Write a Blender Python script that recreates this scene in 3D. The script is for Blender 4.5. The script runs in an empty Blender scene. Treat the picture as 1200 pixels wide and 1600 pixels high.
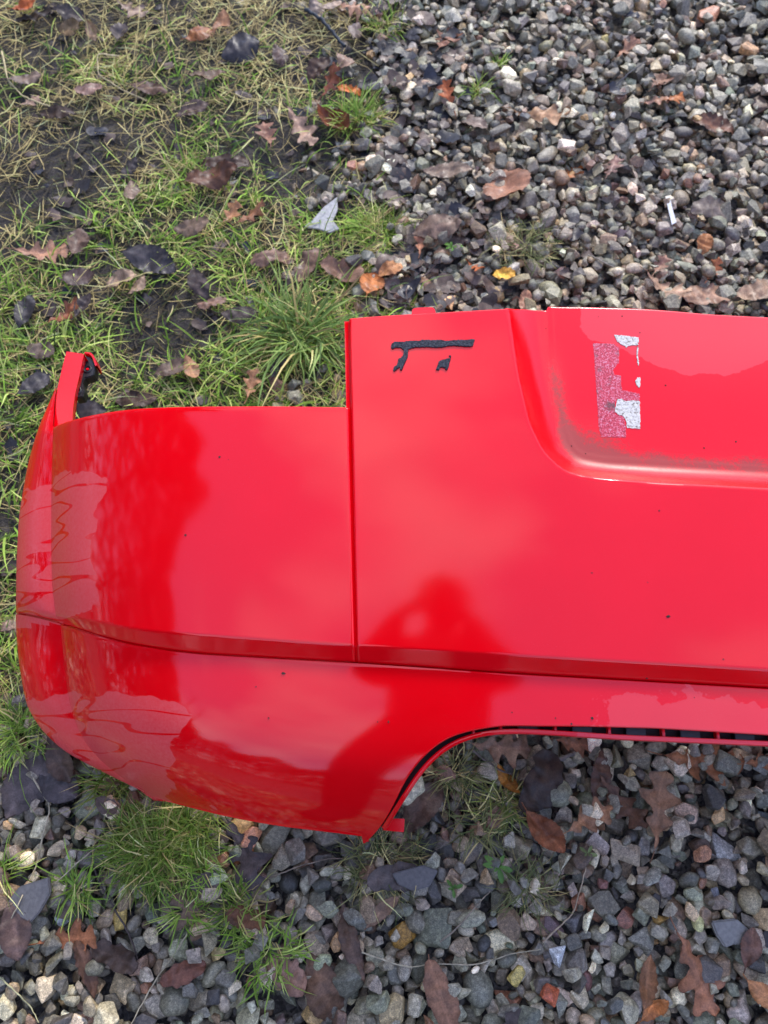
import bpy, math, random
import numpy as np
from mathutils import Vector, Matrix

# ------------------------------------------------------------------ camera, sky, sun, exposure
SC = bpy.context.scene
CAM_H, CAM_T, FOC = 1.25, math.radians(22.0), 1200.0
cam_d = bpy.data.cameras.new('camera'); cam = bpy.data.objects.new('camera', cam_d)
SC.collection.objects.link(cam); SC.camera = cam
cam.location = (0, 0, CAM_H); cam.rotation_euler = (CAM_T, 0, 0)
cam_d.sensor_fit = 'HORIZONTAL'; cam_d.sensor_width = 36; cam_d.lens = 36
cam_d.clip_start = 0.02; cam_d.clip_end = 500
cam_d.dof.use_dof = True; cam_d.dof.focus_distance = 0.93; cam_d.dof.aperture_fstop = 9.0

SUN_EL, SUN_AZ = math.radians(37), math.radians(16)       # azimuth from +Y (away from the viewer) towards +X
W = bpy.data.worlds.new('World'); SC.world = W; W.use_nodes = True
nt = W.node_tree; nt.nodes.clear()
sky = nt.nodes.new('ShaderNodeTexSky'); sky.sky_type = 'NISHITA'; sky.sun_disc = False
sky.sun_elevation = SUN_EL; sky.sun_rotation = SUN_AZ
sky.air_density = 1.0; sky.dust_density = .7; sky.ozone_density = 1.6
tc = nt.nodes.new('ShaderNodeTexCoord')
cn = nt.nodes.new('ShaderNodeTexNoise'); cn.inputs['Scale'].default_value = 1.7; cn.inputs['Detail'].default_value = 5
cn.inputs['Roughness'].default_value = .55
cr = nt.nodes.new('ShaderNodeValToRGB')
cr.color_ramp.elements[0].position = .47; cr.color_ramp.elements[0].color = (.0, .0, .0, 1)
cr.color_ramp.elements[1].position = .74; cr.color_ramp.elements[1].color = (.9, .9, .9, 1)
mx = nt.nodes.new('ShaderNodeMix'); mx.data_type = 'RGBA'
mx.inputs[7].default_value = (12.0, 12.2, 12.8, 1)            # sunlit cloud
bg = nt.nodes.new('ShaderNodeBackground'); bg.inputs['Strength'].default_value = .15
wo = nt.nodes.new('ShaderNodeOutputWorld')
L = nt.links.new
L(cn.outputs['Fac'], cr.inputs['Fac'])
veil = nt.nodes.new('ShaderNodeMix'); veil.data_type = 'RGBA'; veil.inputs[0].default_value = .30; veil.inputs[7].default_value = (3.8, 5.4, 12.8, 1)   # thin high haze
mpw = nt.nodes.new('ShaderNodeMapping'); mpw.inputs['Location'].default_value = (18.5, 6.5, 10.5)
L(tc.outputs['Generated'], mpw.inputs['Vector']); L(mpw.outputs['Vector'], cn.inputs['Vector'])
L(sky.outputs['Color'], veil.inputs[6]); L(veil.outputs[2], mx.inputs[6]); L(cr.outputs['Color'], mx.inputs[0])
L(mx.outputs[2], bg.inputs['Color']); L(bg.outputs['Background'], wo.inputs['Surface'])

sd = bpy.data.lights.new('sun', 'SUN'); sd.energy = 1.75; sd.angle = math.radians(8); sd.color = (1, .94, .85)
so = bpy.data.objects.new('sun', sd); SC.collection.objects.link(so)
sv = Vector((math.sin(SUN_AZ)*math.cos(SUN_EL), math.cos(SUN_AZ)*math.cos(SUN_EL), math.sin(SUN_EL)))
so.rotation_euler = sv.to_track_quat('Z', 'Y').to_euler(); so.location = sv*20

SC.view_settings.view_transform = 'Standard'; SC.view_settings.look = 'None'
SC.view_settings.exposure = 1.08; SC.view_settings.gamma = 1.0; SC.view_settings.use_curve_mapping = False
SC.cycles.use_denoising = True
SC.cycles.max_bounces = 6; SC.cycles.diffuse_bounces = 3; SC.cycles.glossy_bounces = 3

# ------------------------------------------------------------------ helpers
rng = np.random.default_rng(7); random.seed(7)
COL = SC.collection

def gp(u, v, z=0.0):
    """ground point that the photograph shows at column u, row v (1200 x 1600 photograph)"""
    c, s = math.cos(CAM_T), math.sin(CAM_T)
    a, b = (u-600)/FOC, (800-v)/FOC
    t = (z-CAM_H)/(-c+b*s)
    return np.array([a*t, (s+b*c)*t, z])

def px_per_m(p):
    return FOC/((p[1])*math.sin(CAM_T)+(CAM_H-p[2])*math.cos(CAM_T))

def link(name, me, mat=None, parent=None, **props):
    o = bpy.data.objects.new(name, me); COL.objects.link(o)
    if mat is not None and me is not None and not me.materials: me.materials.append(mat)
    if parent is not None: o.parent = parent
    for k, v in props.items(): o[k] = v
    return o

def mesh_np(name, V, F, smooth=True, attrs=None, sharp=None):
    """V (n,3), F (m,k) with one k, attrs {name: (n,3|) per-point}"""
    V = np.asarray(V, np.float32); F = np.asarray(F, np.int32)
    me = bpy.data.meshes.new(name)
    me.vertices.add(len(V)); me.vertices.foreach_set('co', V.ravel())
    k = F.shape[1]; me.loops.add(F.size); me.loops.foreach_set('vertex_index', F.ravel())
    me.polygons.add(len(F)); me.polygons.foreach_set('loop_start', np.arange(len(F), dtype=np.int32)*k)
    me.polygons.foreach_set('loop_total', np.full(len(F), k, np.int32))
    me.polygons.foreach_set('use_smooth', np.broadcast_to(np.asarray(smooth), (len(F),)).copy())
    for n, A in (attrs or {}).items():
        A = np.asarray(A, np.float32)
        if A.ndim == 1:
            at = me.attributes.new(n, 'FLOAT', 'POINT'); at.data.foreach_set('value', A)
        else:
            at = me.attributes.new(n, 'FLOAT_COLOR', 'POINT')
            at.data.foreach_set('color', np.concatenate([A, np.ones((len(A), 1), np.float32)], 1).ravel())
    me.update(calc_edges=True); me.validate()
    if sharp: me.set_sharp_from_angle(angle=math.radians(sharp))
    return me

def grid_faces(nr, nc, flip=False):
    i = np.arange(nr*nc).reshape(nr, nc)
    f = np.stack([i[:-1, :-1], i[1:, :-1], i[1:, 1:], i[:-1, 1:]], -1).reshape(-1, 4)
    return f[:, ::-1] if flip else f

class VNoise:
    def __init__(s, seed, n=64): s.g = np.random.default_rng(seed).random((n, n)); s.n = n
    def __call__(s, x, y):
        x = np.asarray(x, float); y = np.asarray(y, float)
        xi = np.floor(x).astype(int); yi = np.floor(y).astype(int); fx = x-xi; fy = y-yi
        fx = fx*fx*(3-2*fx); fy = fy*fy*(3-2*fy); n = s.n; g = s.g
        a = g[xi % n, yi % n]; b = g[(xi+1) % n, yi % n]; c = g[xi % n, (yi+1) % n]; d = g[(xi+1) % n, (yi+1) % n]
        return (a*(1-fx)+b*fx)*(1-fy)+(c*(1-fx)+d*fx)*fy
N1, N2, N3, N4 = VNoise(1), VNoise(2), VNoise(3), VNoise(4)

def nodes(m): return m.node_tree.nodes, m.node_tree.links
def material(name, base=(.5, .5, .5), rough=.5, spec=.5):
    m = bpy.data.materials.new(name); m.use_nodes = True
    b = m.node_tree.nodes['Principled BSDF']
    b.inputs['Base Color'].default_value = (*base, 1); b.inputs['Roughness'].default_value = rough
    b.inputs['Specular IOR Level'].default_value = spec
    return m, b
def noise(m, scale, detail=3, rough=.55, vec=None):
    n, l = nodes(m); t = n.new('ShaderNodeTexNoise'); t.inputs['Scale'].default_value = scale
    t.inputs['Detail'].default_value = detail; t.inputs['Roughness'].default_value = rough
    if vec is None:
        c = n.new('ShaderNodeTexCoord'); vec = c.outputs['Object']
    l.new(vec, t.inputs['Vector']); return t
def ramp(m, fac, stops):
    n, l = nodes(m); r = n.new('ShaderNodeValToRGB'); e = r.color_ramp.elements
    while len(e) < len(stops): e.new(.5)
    for i, (p, c) in enumerate(stops):
        e[i].position = p; e[i].color = (*c, 1) if not isinstance(c, (int, float)) else (c, c, c, 1)
    l.new(fac, r.inputs['Fac']); return r
def mixc(m, fac, a, b, mode='MIX'):
    n, l = nodes(m); x = n.new('ShaderNodeMix'); x.data_type = 'RGBA'; x.blend_type = mode
    for v, i in ((fac, 0), (a, 6), (b, 7)):
        if isinstance(v, (int, float)): x.inputs[i].default_value = v
        elif isinstance(v, tuple): x.inputs[i].default_value = (*v, 1)
        else: l.new(v, x.inputs[i])
    return x.outputs[2]
def mathn(m, op, a, b=None):
    n, l = nodes(m); x = n.new('ShaderNodeMath'); x.operation = op
    for v, i in ((a, 0), (b, 1)):
        if v is None: continue
        if isinstance(v, (int, float)): x.inputs[i].default_value = v
        else: l.new(v, x.inputs[i])
    return x.outputs[0]
def attr(m, name, col=False):
    n, l = nodes(m); a = n.new('ShaderNodeAttribute'); a.attribute_name = name
    return a.outputs['Color' if col else 'Fac']
def bump(m, b, h, strength=.3, dist=.002):
    n, l = nodes(m); u = n.new('ShaderNodeBump'); u.inputs['Strength'].default_value = strength
    u.inputs['Distance'].default_value = dist; l.new(h, u.inputs['Height']); l.new(u.outputs['Normal'], b.inputs['Normal']); return u

# ------------------------------------------------------------------ materials
m_stone, b = material('stone', rough=.55, spec=.45)
n, l = nodes(m_stone)
s1 = noise(m_stone, 170, 4, .7); s2 = noise(m_stone, 700, 2, .6)
sp = ramp(m_stone, s1.outputs['Fac'], [(.3, .48), (.5, .95), (.72, 1.75)])
c1 = mixc(m_stone, 1.0, attr(m_stone, 'col', True), sp.outputs['Color'], 'MULTIPLY')
sp2 = ramp(m_stone, s2.outputs['Fac'], [(.35, .75), (.65, 1.3)])
l.new(mixc(m_stone, 1.0, c1, sp2.outputs['Color'], 'MULTIPLY'), b.inputs['Base Color'])
rr = ramp(m_stone, noise(m_stone, 35, 2).outputs['Fac'], [(.35, .34), (.65, .68)])
l.new(rr.outputs['Color'], b.inputs['Roughness'])
bump(m_stone, b, s1.outputs['Fac'], .55, .0022)

m_soil, b = material('soil', rough=.75, spec=.35)
n, l = nodes(m_soil)
t1 = noise(m_soil, 22, 6, .65); t2 = noise(m_soil, 160, 4, .65)
k = ramp(m_soil, t1.outputs['Fac'], [(.3, (.014, .011, .009)), (.5, (.034, .027, .021)), (.7, (.065, .054, .042))])
k2 = ramp(m_soil, t2.outputs['Fac'], [(.3, .5), (.7, 1.5)])
l.new(mixc(m_soil, 1.0, k.outputs['Color'], k2.outputs['Color'], 'MULTIPLY'), b.inputs['Base Color'])
# beyond the built stones and blades the sheet itself carries gravel and turf colours
vo = n.new('ShaderNodeTexVoronoi'); vo.inputs['Scale'].default_value = 42; tcs = n.new('ShaderNodeTexCoord'); l.new(tcs.outputs['Object'], vo.inputs['Vector'])
vg = n.new('ShaderNodeRGBToBW'); l.new(vo.outputs['Color'], vg.inputs[0])
vr = ramp(m_soil, vg.outputs[0], [(.1, (.05, .045, .04)), (.5, (.15, .135, .115)), (.9, (.34, .31, .26))])
tf_ = ramp(m_soil, noise(m_soil, 60, 5, .7).outputs['Fac'], [(.3, (.035, .04, .015)), (.7, (.17, .18, .06))])
soilc = mixc(m_soil, 1.0, k.outputs['Color'], k2.outputs['Color'], 'MULTIPLY')
vo2 = n.new('ShaderNodeTexVoronoi'); vo2.inputs['Scale'].default_value = 190; l.new(tcs.outputs['Object'], vo2.inputs['Vector'])
vg2 = n.new('ShaderNodeRGBToBW'); l.new(vo2.outputs['Color'], vg2.inputs[0])
grit = ramp(m_soil, vg2.outputs[0], [(.15, (.03, .026, .022)), (.5, (.085, .073, .06)), (.85, (.19, .165, .135))])
soilc = mixc(m_soil, mathn(m_soil, 'MULTIPLY', attr(m_soil, 'gravel'), .8), soilc, grit.outputs['Color'])
l.new(mixc(m_soil, attr(m_soil, 'far'), soilc, mixc(m_soil, attr(m_soil, 'gravel'), tf_.outputs['Color'], vr.outputs['Color'])), b.inputs['Base Color'])
hs = mathn(m_soil, 'SUBTRACT', t2.outputs['Fac'], mathn(m_soil, 'MULTIPLY', vo.outputs['Distance'], attr(m_soil, 'far')))
bump(m_soil, b, hs, .9, .006)

m_grass, b = material('grass', rough=.55, spec=.22)
n, l = nodes(m_grass)
ac = attr(m_grass, 'col', True)
l.new(ac, b.inputs['Base Color'])
tr = n.new('ShaderNodeBsdfTranslucent'); l.new(ac, tr.inputs['Color'])
ms = n.new('ShaderNodeMixShader'); ms.inputs[0].default_value = .25
l.new(b.outputs[0], ms.inputs[1]); l.new(tr.outputs[0], ms.inputs[2]); l.new(ms.outputs[0], n['Material Output'].inputs['Surface'])

m_leaf, b = material('dead_leaf', rough=.55, spec=.22)
n, l = nodes(m_leaf)
f1 = noise(m_leaf, 60, 5, .65); f2 = noise(m_leaf, 420, 3, .6)
fr_ = ramp(m_leaf, f1.outputs['Fac'], [(.28, .5), (.5, .95), (.75, 1.5)])
c1 = mixc(m_leaf, 1.0, attr(m_leaf, 'col', True), fr_.outputs['Color'], 'MULTIPLY')
fr2 = ramp(m_leaf, f2.outputs['Fac'], [(.3, .75), (.7, 1.25)])
l.new(mixc(m_leaf, 1.0, c1, fr2.outputs['Color'], 'MULTIPLY'), b.inputs['Base Color'])
rr = ramp(m_leaf, noise(m_leaf, 90, 2).outputs['Fac'], [(.35, .32), (.65, .62)])
l.new(rr.outputs['Color'], b.inputs['Roughness'])
bump(m_leaf, b, f2.outputs['Fac'], .35, .0012)

# red paint: solid red with a weathered clear coat; film = dried dirty water film, grime = dirt collected in the recess
m_paint, b = material('red_paint', (.70, .0006, .005), .5, .0)
n, l = nodes(m_paint)
film = attr(m_paint, 'film'); grime = attr(m_paint, 'grime'); wet = attr(m_paint, 'wet')
tcx = n.new('ShaderNodeTexCoord'); mp = n.new('ShaderNodeMapping')
mp.inputs['Scale'].default_value = (3, 26, 5); mp.inputs['Rotation'].default_value = (0, 0, math.radians(14))
l.new(tcx.outputs['Object'], mp.inputs['Vector'])
fn = noise(m_paint, 1.6, 1, .4, mp.outputs['Vector']); fn.inputs['Distortion'].default_value = .0
wv = mathn(m_paint, 'ABSOLUTE', mathn(m_paint, 'SUBTRACT', fn.outputs['Fac'], .5))
cells = ramp(m_paint, wv, [(.016, 0.), (.021, 1.)])
nb = noise(m_paint, 13, 3, .5)
edge = mathn(m_paint, 'ADD', film, mathn(m_paint, 'MULTIPLY', mathn(m_paint, 'SUBTRACT', nb.outputs['Fac'], .5), 1.6))
er = ramp(m_paint, edge, [(.49, 0.), (.51, 1.)])
fmask = mathn(m_paint, 'MULTIPLY', cells.outputs['Color'], er.outputs['Color'])
fs_ = noise(m_paint, 240, 4, .7)
fstr = ramp(m_paint, fs_.outputs['Fac'], [(.3, .6), (.7, 1.)])
fm2 = mathn(m_paint, 'MULTIPLY', fmask, fstr.outputs['Color'])
# grime
gn = noise(m_paint, 230, 4, .75); gb = noise(m_paint, 28, 4, .6)
gsum = mathn(m_paint, 'ADD', mathn(m_paint, 'MULTIPLY', grime, 1.0), mathn(m_paint, 'ADD', mathn(m_paint, 'MULTIPLY', gn.outputs['Fac'], .9), mathn(m_paint, 'MULTIPLY', gb.outputs['Fac'], .8)))
gm = ramp(m_paint, gsum, [(.0, 0.), (.5, 0.)])
gm = n.new('ShaderNodeMapRange'); gm.inputs[1].default_value = 1.42; gm.inputs[2].default_value = 1.75; l.new(gsum, gm.inputs[0])
# standing-water patch with a wandering edge
wedge = mathn(m_paint, 'ADD', wet, mathn(m_paint, 'MULTIPLY', mathn(m_paint, 'SUBTRACT', noise(m_paint, 26, 4, .6).outputs['Fac'], .5), .9))
wr = ramp(m_paint, wedge, [(.49, 0.), (.515, 1.)])
# tiny dust specks everywhere
dn = noise(m_paint, 900, 2, .5); dr = ramp(m_paint, dn.outputs['Fac'], [(.73, 0.), (.76, 1.)])
red = mixc(m_paint, ramp(m_paint, noise(m_paint, 9, 3).outputs['Fac'], [(.3, 0.), (.7, 1.)]).outputs['Color'], (.74, .0005, .0040), (.78, .0008, .0055))
red = mixc(m_paint, mathn(m_paint, 'MULTIPLY', fm2, .17), red, (.75, .42, .40))
red = mixc(m_paint, mathn(m_paint, 'MULTIPLY', wr.outputs['Color'], .07), red, (.75, .5, .5))
red = mixc(m_paint, mathn(m_paint, 'MULTIPLY', gm.outputs[0], .6), red, (.11, .065, .04))
red = mixc(m_paint, mathn(m_paint, 'MULTIPLY', dr.outputs['Color'], .35), red, (.10, .03, .03))
du = noise(m_paint, 1300, 2, .5); dur = ramp(m_paint, du.outputs['Fac'], [(.70, 0.), (.74, 1.)])
red = mixc(m_paint, mathn(m_paint, 'MULTIPLY', dur.outputs['Color'], mathn(m_paint, 'MULTIPLY', noise(m_paint, 6, 3).outputs['Fac'], .30)), red, (.62, .40, .36))
l.new(red, b.inputs['Base Color'])
b.inputs['Coat Weight'].default_value = .86; b.inputs['Coat IOR'].default_value = 1.52
ro = ramp(m_paint, noise(m_paint, 5, 3).outputs['Fac'], [(.3, .05), (.7, .12)])
cro = mathn(m_paint, 'ADD', ro.outputs['Color'], mathn(m_paint, 'MULTIPLY', mathn(m_paint, 'MAXIMUM', mathn(m_paint, 'MULTIPLY', fmask, .5), mathn(m_paint, 'MAXIMUM', gm.outputs[0], grime)), .34))
l.new(cro, b.inputs['Coat Roughness'])
op = noise(m_paint, 420, 2, .5); bu = bump(m_paint, b, op.outputs['Fac'], .05, .0006)
cb = n.new('ShaderNodeBump'); cb.inputs['Strength'].default_value = .035; cb.inputs['Distance'].default_value = .0006
l.new(op.outputs['Fac'], cb.inputs['Height']); l.new(cb.outputs['Normal'], b.inputs['Coat Normal'])

m_black, b = material('black_plastic', (.012, .012, .013), .45, .45)
bump(m_black, b, noise(m_black, 300).outputs['Fac'], .3, .001)
m_foam, b = material('black_foam', (.035, .037, .042), .9, .2)
n, l = nodes(m_foam)
l.new(ramp(m_foam, noise(m_foam, 500, 3).outputs['Fac'], [(.35, (.018, .019, .022)), (.7, (.075, .078, .085))]).outputs['Color'], b.inputs['Base Color'])
bump(m_foam, b, noise(m_foam, 420, 4).outputs['Fac'], 1.0, .002)
m_tape, b = material('white_tape', (.75, .75, .72), .8, .3)
n, l = nodes(m_tape)
l.new(ramp(m_tape, noise(m_tape, 330, 4, .7).outputs['Fac'], [(.38, (.20, .16, .12)), (.47, (.55, .50, .42)), (.7, (.70, .66, .56))]).outputs['Color'], b.inputs['Base Color'])
bump(m_tape, b, noise(m_tape, 330, 4).outputs['Fac'], .8, .001)
m_glue, b = material('pink_adhesive', (.6, .2, .3), .7, .4)
n, l = nodes(m_glue)
g1 = noise(m_glue, 480, 4, .75); g2 = noise(m_glue, 45, 3, .6)
gA = ramp(m_glue, g1.outputs['Fac'], [(.36, (.22, .03, .04)), (.5, (.58, .03, .06)), (.64, (.62, .26, .31))])
gD = ramp(m_glue, g2.outputs['Fac'], [(.56, 0.), (.68, .8)])
l.new(mixc(m_glue, gD.outputs['Color'], gA.outputs['Color'], (.09, .055, .05)), b.inputs['Base Color'])
bump(m_glue, b, g1.outputs['Fac'], .8, .001)
m_mud, b = material('mud', (.045, .03, .022), .9, .2)
m_twig, b = material('twig', rough=.7, spec=.3)
n, l = nodes(m_twig)
l.new(mixc(m_twig, 1.0, attr(m_twig, 'col', True), ramp(m_twig, noise(m_twig, 90, 3).outputs['Fac'], [(.3, .6), (.7, 1.3)]).outputs['Color'], 'MULTIPLY'), b.inputs['Base Color'])

# ------------------------------------------------------------------ ground: soil sheet
grass_poly = np.array([gp(*p)[:2] for p in [(-900, -500), (560, -400), (600, -60), (625, 60), (600, 170), (590, 260), (605, 330), (640, 420), (625, 520), (600, 640), (420, 780), (210, 920), (90, 1060), (40, 1130), (-120, 1150), (-900, 1100)]])
def poly_sd(P, x, y):
    x = np.asarray(x, float); y = np.asarray(y, float); dmin = np.full(x.shape, 1e9); inside = np.zeros(x.shape, bool)
    for i in range(len(P)):
        a, b_ = P[i], P[(i+1) % len(P)]; ab = b_-a
        t = np.clip(((x-a[0])*ab[0]+(y-a[1])*ab[1])/(ab@ab), 0, 1)
        dmin = np.minimum(dmin, np.hypot(x-a[0]-t*ab[0], y-a[1]-t*ab[1]))
        c = ((a[1] > y) != (b_[1] > y)) & (x < (b_[0]-a[0])*(y-a[1])/(b_[1]-a[1]+1e-12)+a[0]); inside ^= c
    return np.where(inside, dmin, -dmin)
def gmask(x, y):          # > 0 in the grass, metres from its wandering edge
    x = np.asarray(x, float); y = np.asarray(y, float)
    return poly_sd(grass_poly, x, y)+(N1(x*9, y*9)-.5)*.17+(N2(x*28, y*28)-.5)*.09
def soil_h(x, y):
    x = np.asarray(x, float); y = np.asarray(y, float)
    return (N1(x*3+7, y*3)-.5)*.016+(N2(x*11, y*11)-.5)*.012+(N3(x*40, y*40)-.5)*.006
gx = np.concatenate([[-300, -60, -12, -5], np.arange(-2.7, 2.701, .015), [5, 12, 60, 300]])
gy = np.concatenate([[-300, -60, -12, -4], np.arange(-1.6, 3.901, .015), [6, 14, 60, 300]])
GX, GY = np.meshgrid(gx, gy)
GZ = soil_h(GX, GY)-np.where(gmask(GX, GY) > 0, 0, .012)
link('ground', mesh_np('ground', np.stack([GX, GY, GZ], -1).reshape(-1, 3), grid_faces(len(gy), len(gx), True), attrs={'gravel': (gmask(GX, GY) < 0).ravel().astype(float), 'far': ((GX < -1.45) | (GX > 2.05) | (GY < -.8) | (GY > 3.3) | ((GY > 2.42) & (gmask(GX, GY) > 0))).ravel().astype(float)}), m_soil, kind='structure')

# ------------------------------------------------------------------ gravel
def ico(sub):
    import bmesh
    bm = bmesh.new(); bmesh.ops.create_icosphere(bm, subdivisions=sub, radius=1)
    V = np.array([v.co[:] for v in bm.verts]); F = np.array([[v.index for v in f.verts] for f in bm.faces]); bm.free(); return V, F
def stone_templates(n, seed, bevel):
    """angular crushed stones (convex, chamfered edges) and some rounded pebbles: (verts, tris, smooth)"""
    import bmesh
    r = np.random.default_rng(seed); out = []
    for i in range(n):
        if i % 6 == 0:
            V0, F = ico(2 if bevel else 1); V = V0.copy()
            for j in range(6):
                d = r.normal(size=3); d /= np.linalg.norm(d); ex = V@d-r.uniform(.75, .95); V -= np.where(ex > 0, ex, 0)[:, None]*d
            out.append((V/np.abs(V).max(0), F, True)); continue
        pts = []
        while len(pts) < 9+i % 7:
            d = r.normal(size=3); d /= np.linalg.norm(d); d = np.sign(d)*np.abs(d)**.8
            if all(np.linalg.norm(d-q) > .42 for q in pts): pts.append(d*r.uniform(.8, 1.1))
        bm = bmesh.new()
        for q in pts: bm.verts.new(q)
        h = bmesh.ops.convex_hull(bm, input=bm.verts[:])
        bmesh.ops.delete(bm, geom=[v for v in bm.verts if not v.link_faces], context='VERTS')
        bmesh.ops.dissolve_limit(bm, angle_limit=math.radians(14), verts=bm.verts[:], edges=bm.edges[:])
        if bevel: bmesh.ops.bevel(bm, geom=bm.edges[:], offset=.085, segments=2, profile=.5, affect='EDGES', clamp_overlap=True)
        bmesh.ops.triangulate(bm, faces=bm.faces[:]); bmesh.ops.recalc_face_normals(bm, faces=bm.faces[:])
        bm.verts.index_update(); V = np.array([v.co[:] for v in bm.verts]); F = np.array([[v.index for v in f.verts] for f in bm.faces]); bm.free()
        out.append((V/np.abs(V).max(0), F, False))
    return out
NT = 30
T2 = stone_templates(NT, 3, True); T1 = stone_templates(NT, 3, False)
print('stone tris', np.mean([len(t[1]) for t in T2]), np.mean([len(t[1]) for t in T1]))
X0, Y0, CS = -1.5, -.85, .004
NX, NY = int(3.6/CS), int(4.2/CS)
hx = X0+(np.arange(NX)+.5)*CS; hy = Y0+(np.arange(NY)+.5)*CS
HXX, HYY = np.meshgrid(hx, hy, indexing='ij')
HM = soil_h(HXX, HYY)-.012; ID = np.full((NX, NY), -1, np.int32)
GM = gmask(HXX, HYY)
palette = [((.105, .108, .112), 30), ((.070, .075, .084), 22), ((.15, .152, .15), 18), ((.20, .195, .185), 9), ((.125, .108, .092), 12), ((.105, .064, .054), 8),
           ((.17, .125, .095), 6), ((.095, .112, .100), 8), ((.30, .29, .27), 3.2), ((.22, .15, .07), 1.3), ((.45, .44, .41), 1.2), ((.16, .07, .045), .8), ((.040, .042, .050), 8)]
pw = np.array([p[1] for p in palette]); pw = pw/pw.sum(); pc = np.array([p[0] for p in palette]); pc = (pc*.68+pc.mean(1, keepdims=True)*.32)*np.array([2.08, 1.74, 1.12])
stones = []
def deposit(x, y, a, b, c, yaw, sink=.28):
    R_ = max(a, b); i0 = int((x-R_-X0)/CS); i1 = int((x+R_-X0)/CS)+2; j0 = int((y-R_-Y0)/CS); j1 = int((y+R_-Y0)/CS)+2
    if i0 < 0 or j0 < 0 or i1 > NX or j1 > NY: return None
    dx = HXX[i0:i1, j0:j1]-x; dy = HYY[i0:i1, j0:j1]-y; cy, sy = math.cos(yaw), math.sin(yaw)
    q = ((dx*cy+dy*sy)/a)**2+((-dx*sy+dy*cy)/b)**2; ins = q < 1
    if not ins.any(): return None
    e = c*np.sqrt(np.clip(1-q, 0, 1)); h = HM[i0:i1, j0:j1]
    zc = max((h+e)[ins].max()-sink*2*c, h[ins].mean()+.25*c)
    top = zc+e*.8; up = ins & (top > h); h[up] = top[up]; ID[i0:i1, j0:j1][up] = len(stones)
    return zc
NS = 64000
tries = rng.random((NS, 7, 2))
for i in range(NS):
    best = None
    for k_ in range(7):
        x = X0+.05+tries[i, k_, 0]*3.5; y = Y0+.05+tries[i, k_, 1]*4.1
        ii, jj = int((x-X0)/CS), int((y-Y0)/CS); g = GM[ii, jj]
        if g > .02 and random.random() > .30*math.exp(-g/.08): continue
        if best is None or HM[ii, jj] < best[2]: best = (x, y, HM[ii, jj])
    if best is None: continue
    x, y, hh = best
    if hh > .052: continue
    a = float(np.clip(rng.lognormal(math.log(.0112), .36), .004, .024)); b_ = a*rng.uniform(.6, .95); c_ = b_*rng.uniform(.5, .85); yaw = rng.uniform(0, 6.283)
    if rng.random() < .035: a *= 1.35; b_ *= 1.2; c_ = a*.25
    zc = deposit(x, y, a, b_, c_, yaw)
    if zc is None: continue
    col = pc[rng.choice(len(pc), p=pw)]*float(np.clip(rng.lognormal(-.03, .29), .45, 2.0))*(1+rng.normal(0, .04, 3))
    stones.append([x, y, zc, a, b_, c_, yaw, rng.normal(0, .22), rng.normal(0, .22), int(rng.integers(NT)), *col])
ST = np.array(stones)
vis = np.bincount(ID[ID >= 0], minlength=len(ST)).astype(float)
# a few stones of a colour of their own, where the photograph has them
for (u, v, c_, sc_) in [(803, 1531, (.52, .38, .10), 1), (851, 1550, (.42, .10, .04), .9), (880, 1488, (.62, .62, .57), 1.2), (620, 1447, (.36, .21, .06), 1.1), (341, 1494, (.46, .33, .13), 1.1),
        (180, 1449, (.40, .27, .07), 1.1), (97, 1425, (.50, .50, .47), 1.4), (195, 1537, (.50, .37, .20), 1.3), (617, 1484, (.33, .17, .03), .8), (630, 1580, (.42, .31, .15), 1.1), (1097, 1445, (.52, .48, .20), 1.1),
        (1032, 1443, (.38, .22, .06), 1.1), (1150, 1350, (.45, .36, .25), 1.2), (945, 1390, (.20, .085, .06), 1.6), (975, 1430, (.24, .10, .06), 1.1), (1135, 1396, (.30, .30, .31), 1.2), (915, 1540, (.18, .08, .06), 1.6),
        (870, 1460, (.14, .085, .075), 1.2), (940, 60, (.50, .38, .12), 1), (912, 135, (.46, .30, .13), 1), (960, 192, (.24, .09, .07), 1), (975, 345, (.10, .06, .065), 1.2), (1075, 272, (.48, .40, .22), 1.1),
        (5, 292, (.65, .65, .62), 1.6), (690, 435, (.45, .32, .14), 1), (828, 475, (.22, .17, .08), 1), (1090, 1325, (.34, .16, .08), 1.1), (1150, 1325, (.28, .26, .22), 1.2), (1195, 1270, (.2, .22, .2), 1.3), (435, 1590, (.15, .10, .08), 1.6), (905, 1435, (.19, .17, .15), 1.2)]:
    p = gp(u, v, .03); d = np.hypot(ST[:, 0]-p[0], ST[:, 1]-p[1])-.004*(vis > 12)*np.minimum(vis, 60)/30
    d[vis < 8] += 1; k_ = int(np.argmin(d)); ST[k_, 10:13] = c_; ST[k_, 3:6] *= min(sc_, 1.0)
def stone_rot(rows):
    def rot(ax, an):
        c_, s_ = np.cos(an), np.sin(an); R_ = np.zeros((len(an), 3, 3)); R_[:, ax, ax] = 1; o = [i for i in range(3) if i != ax]
        R_[:, o[0], o[0]] = c_; R_[:, o[1], o[1]] = c_; R_[:, o[0], o[1]] = -s_; R_[:, o[1], o[0]] = s_; return R_
    return rot(2, rows[:, 6])@rot(0, rows[:, 7])@rot(1, rows[:, 8])
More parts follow.
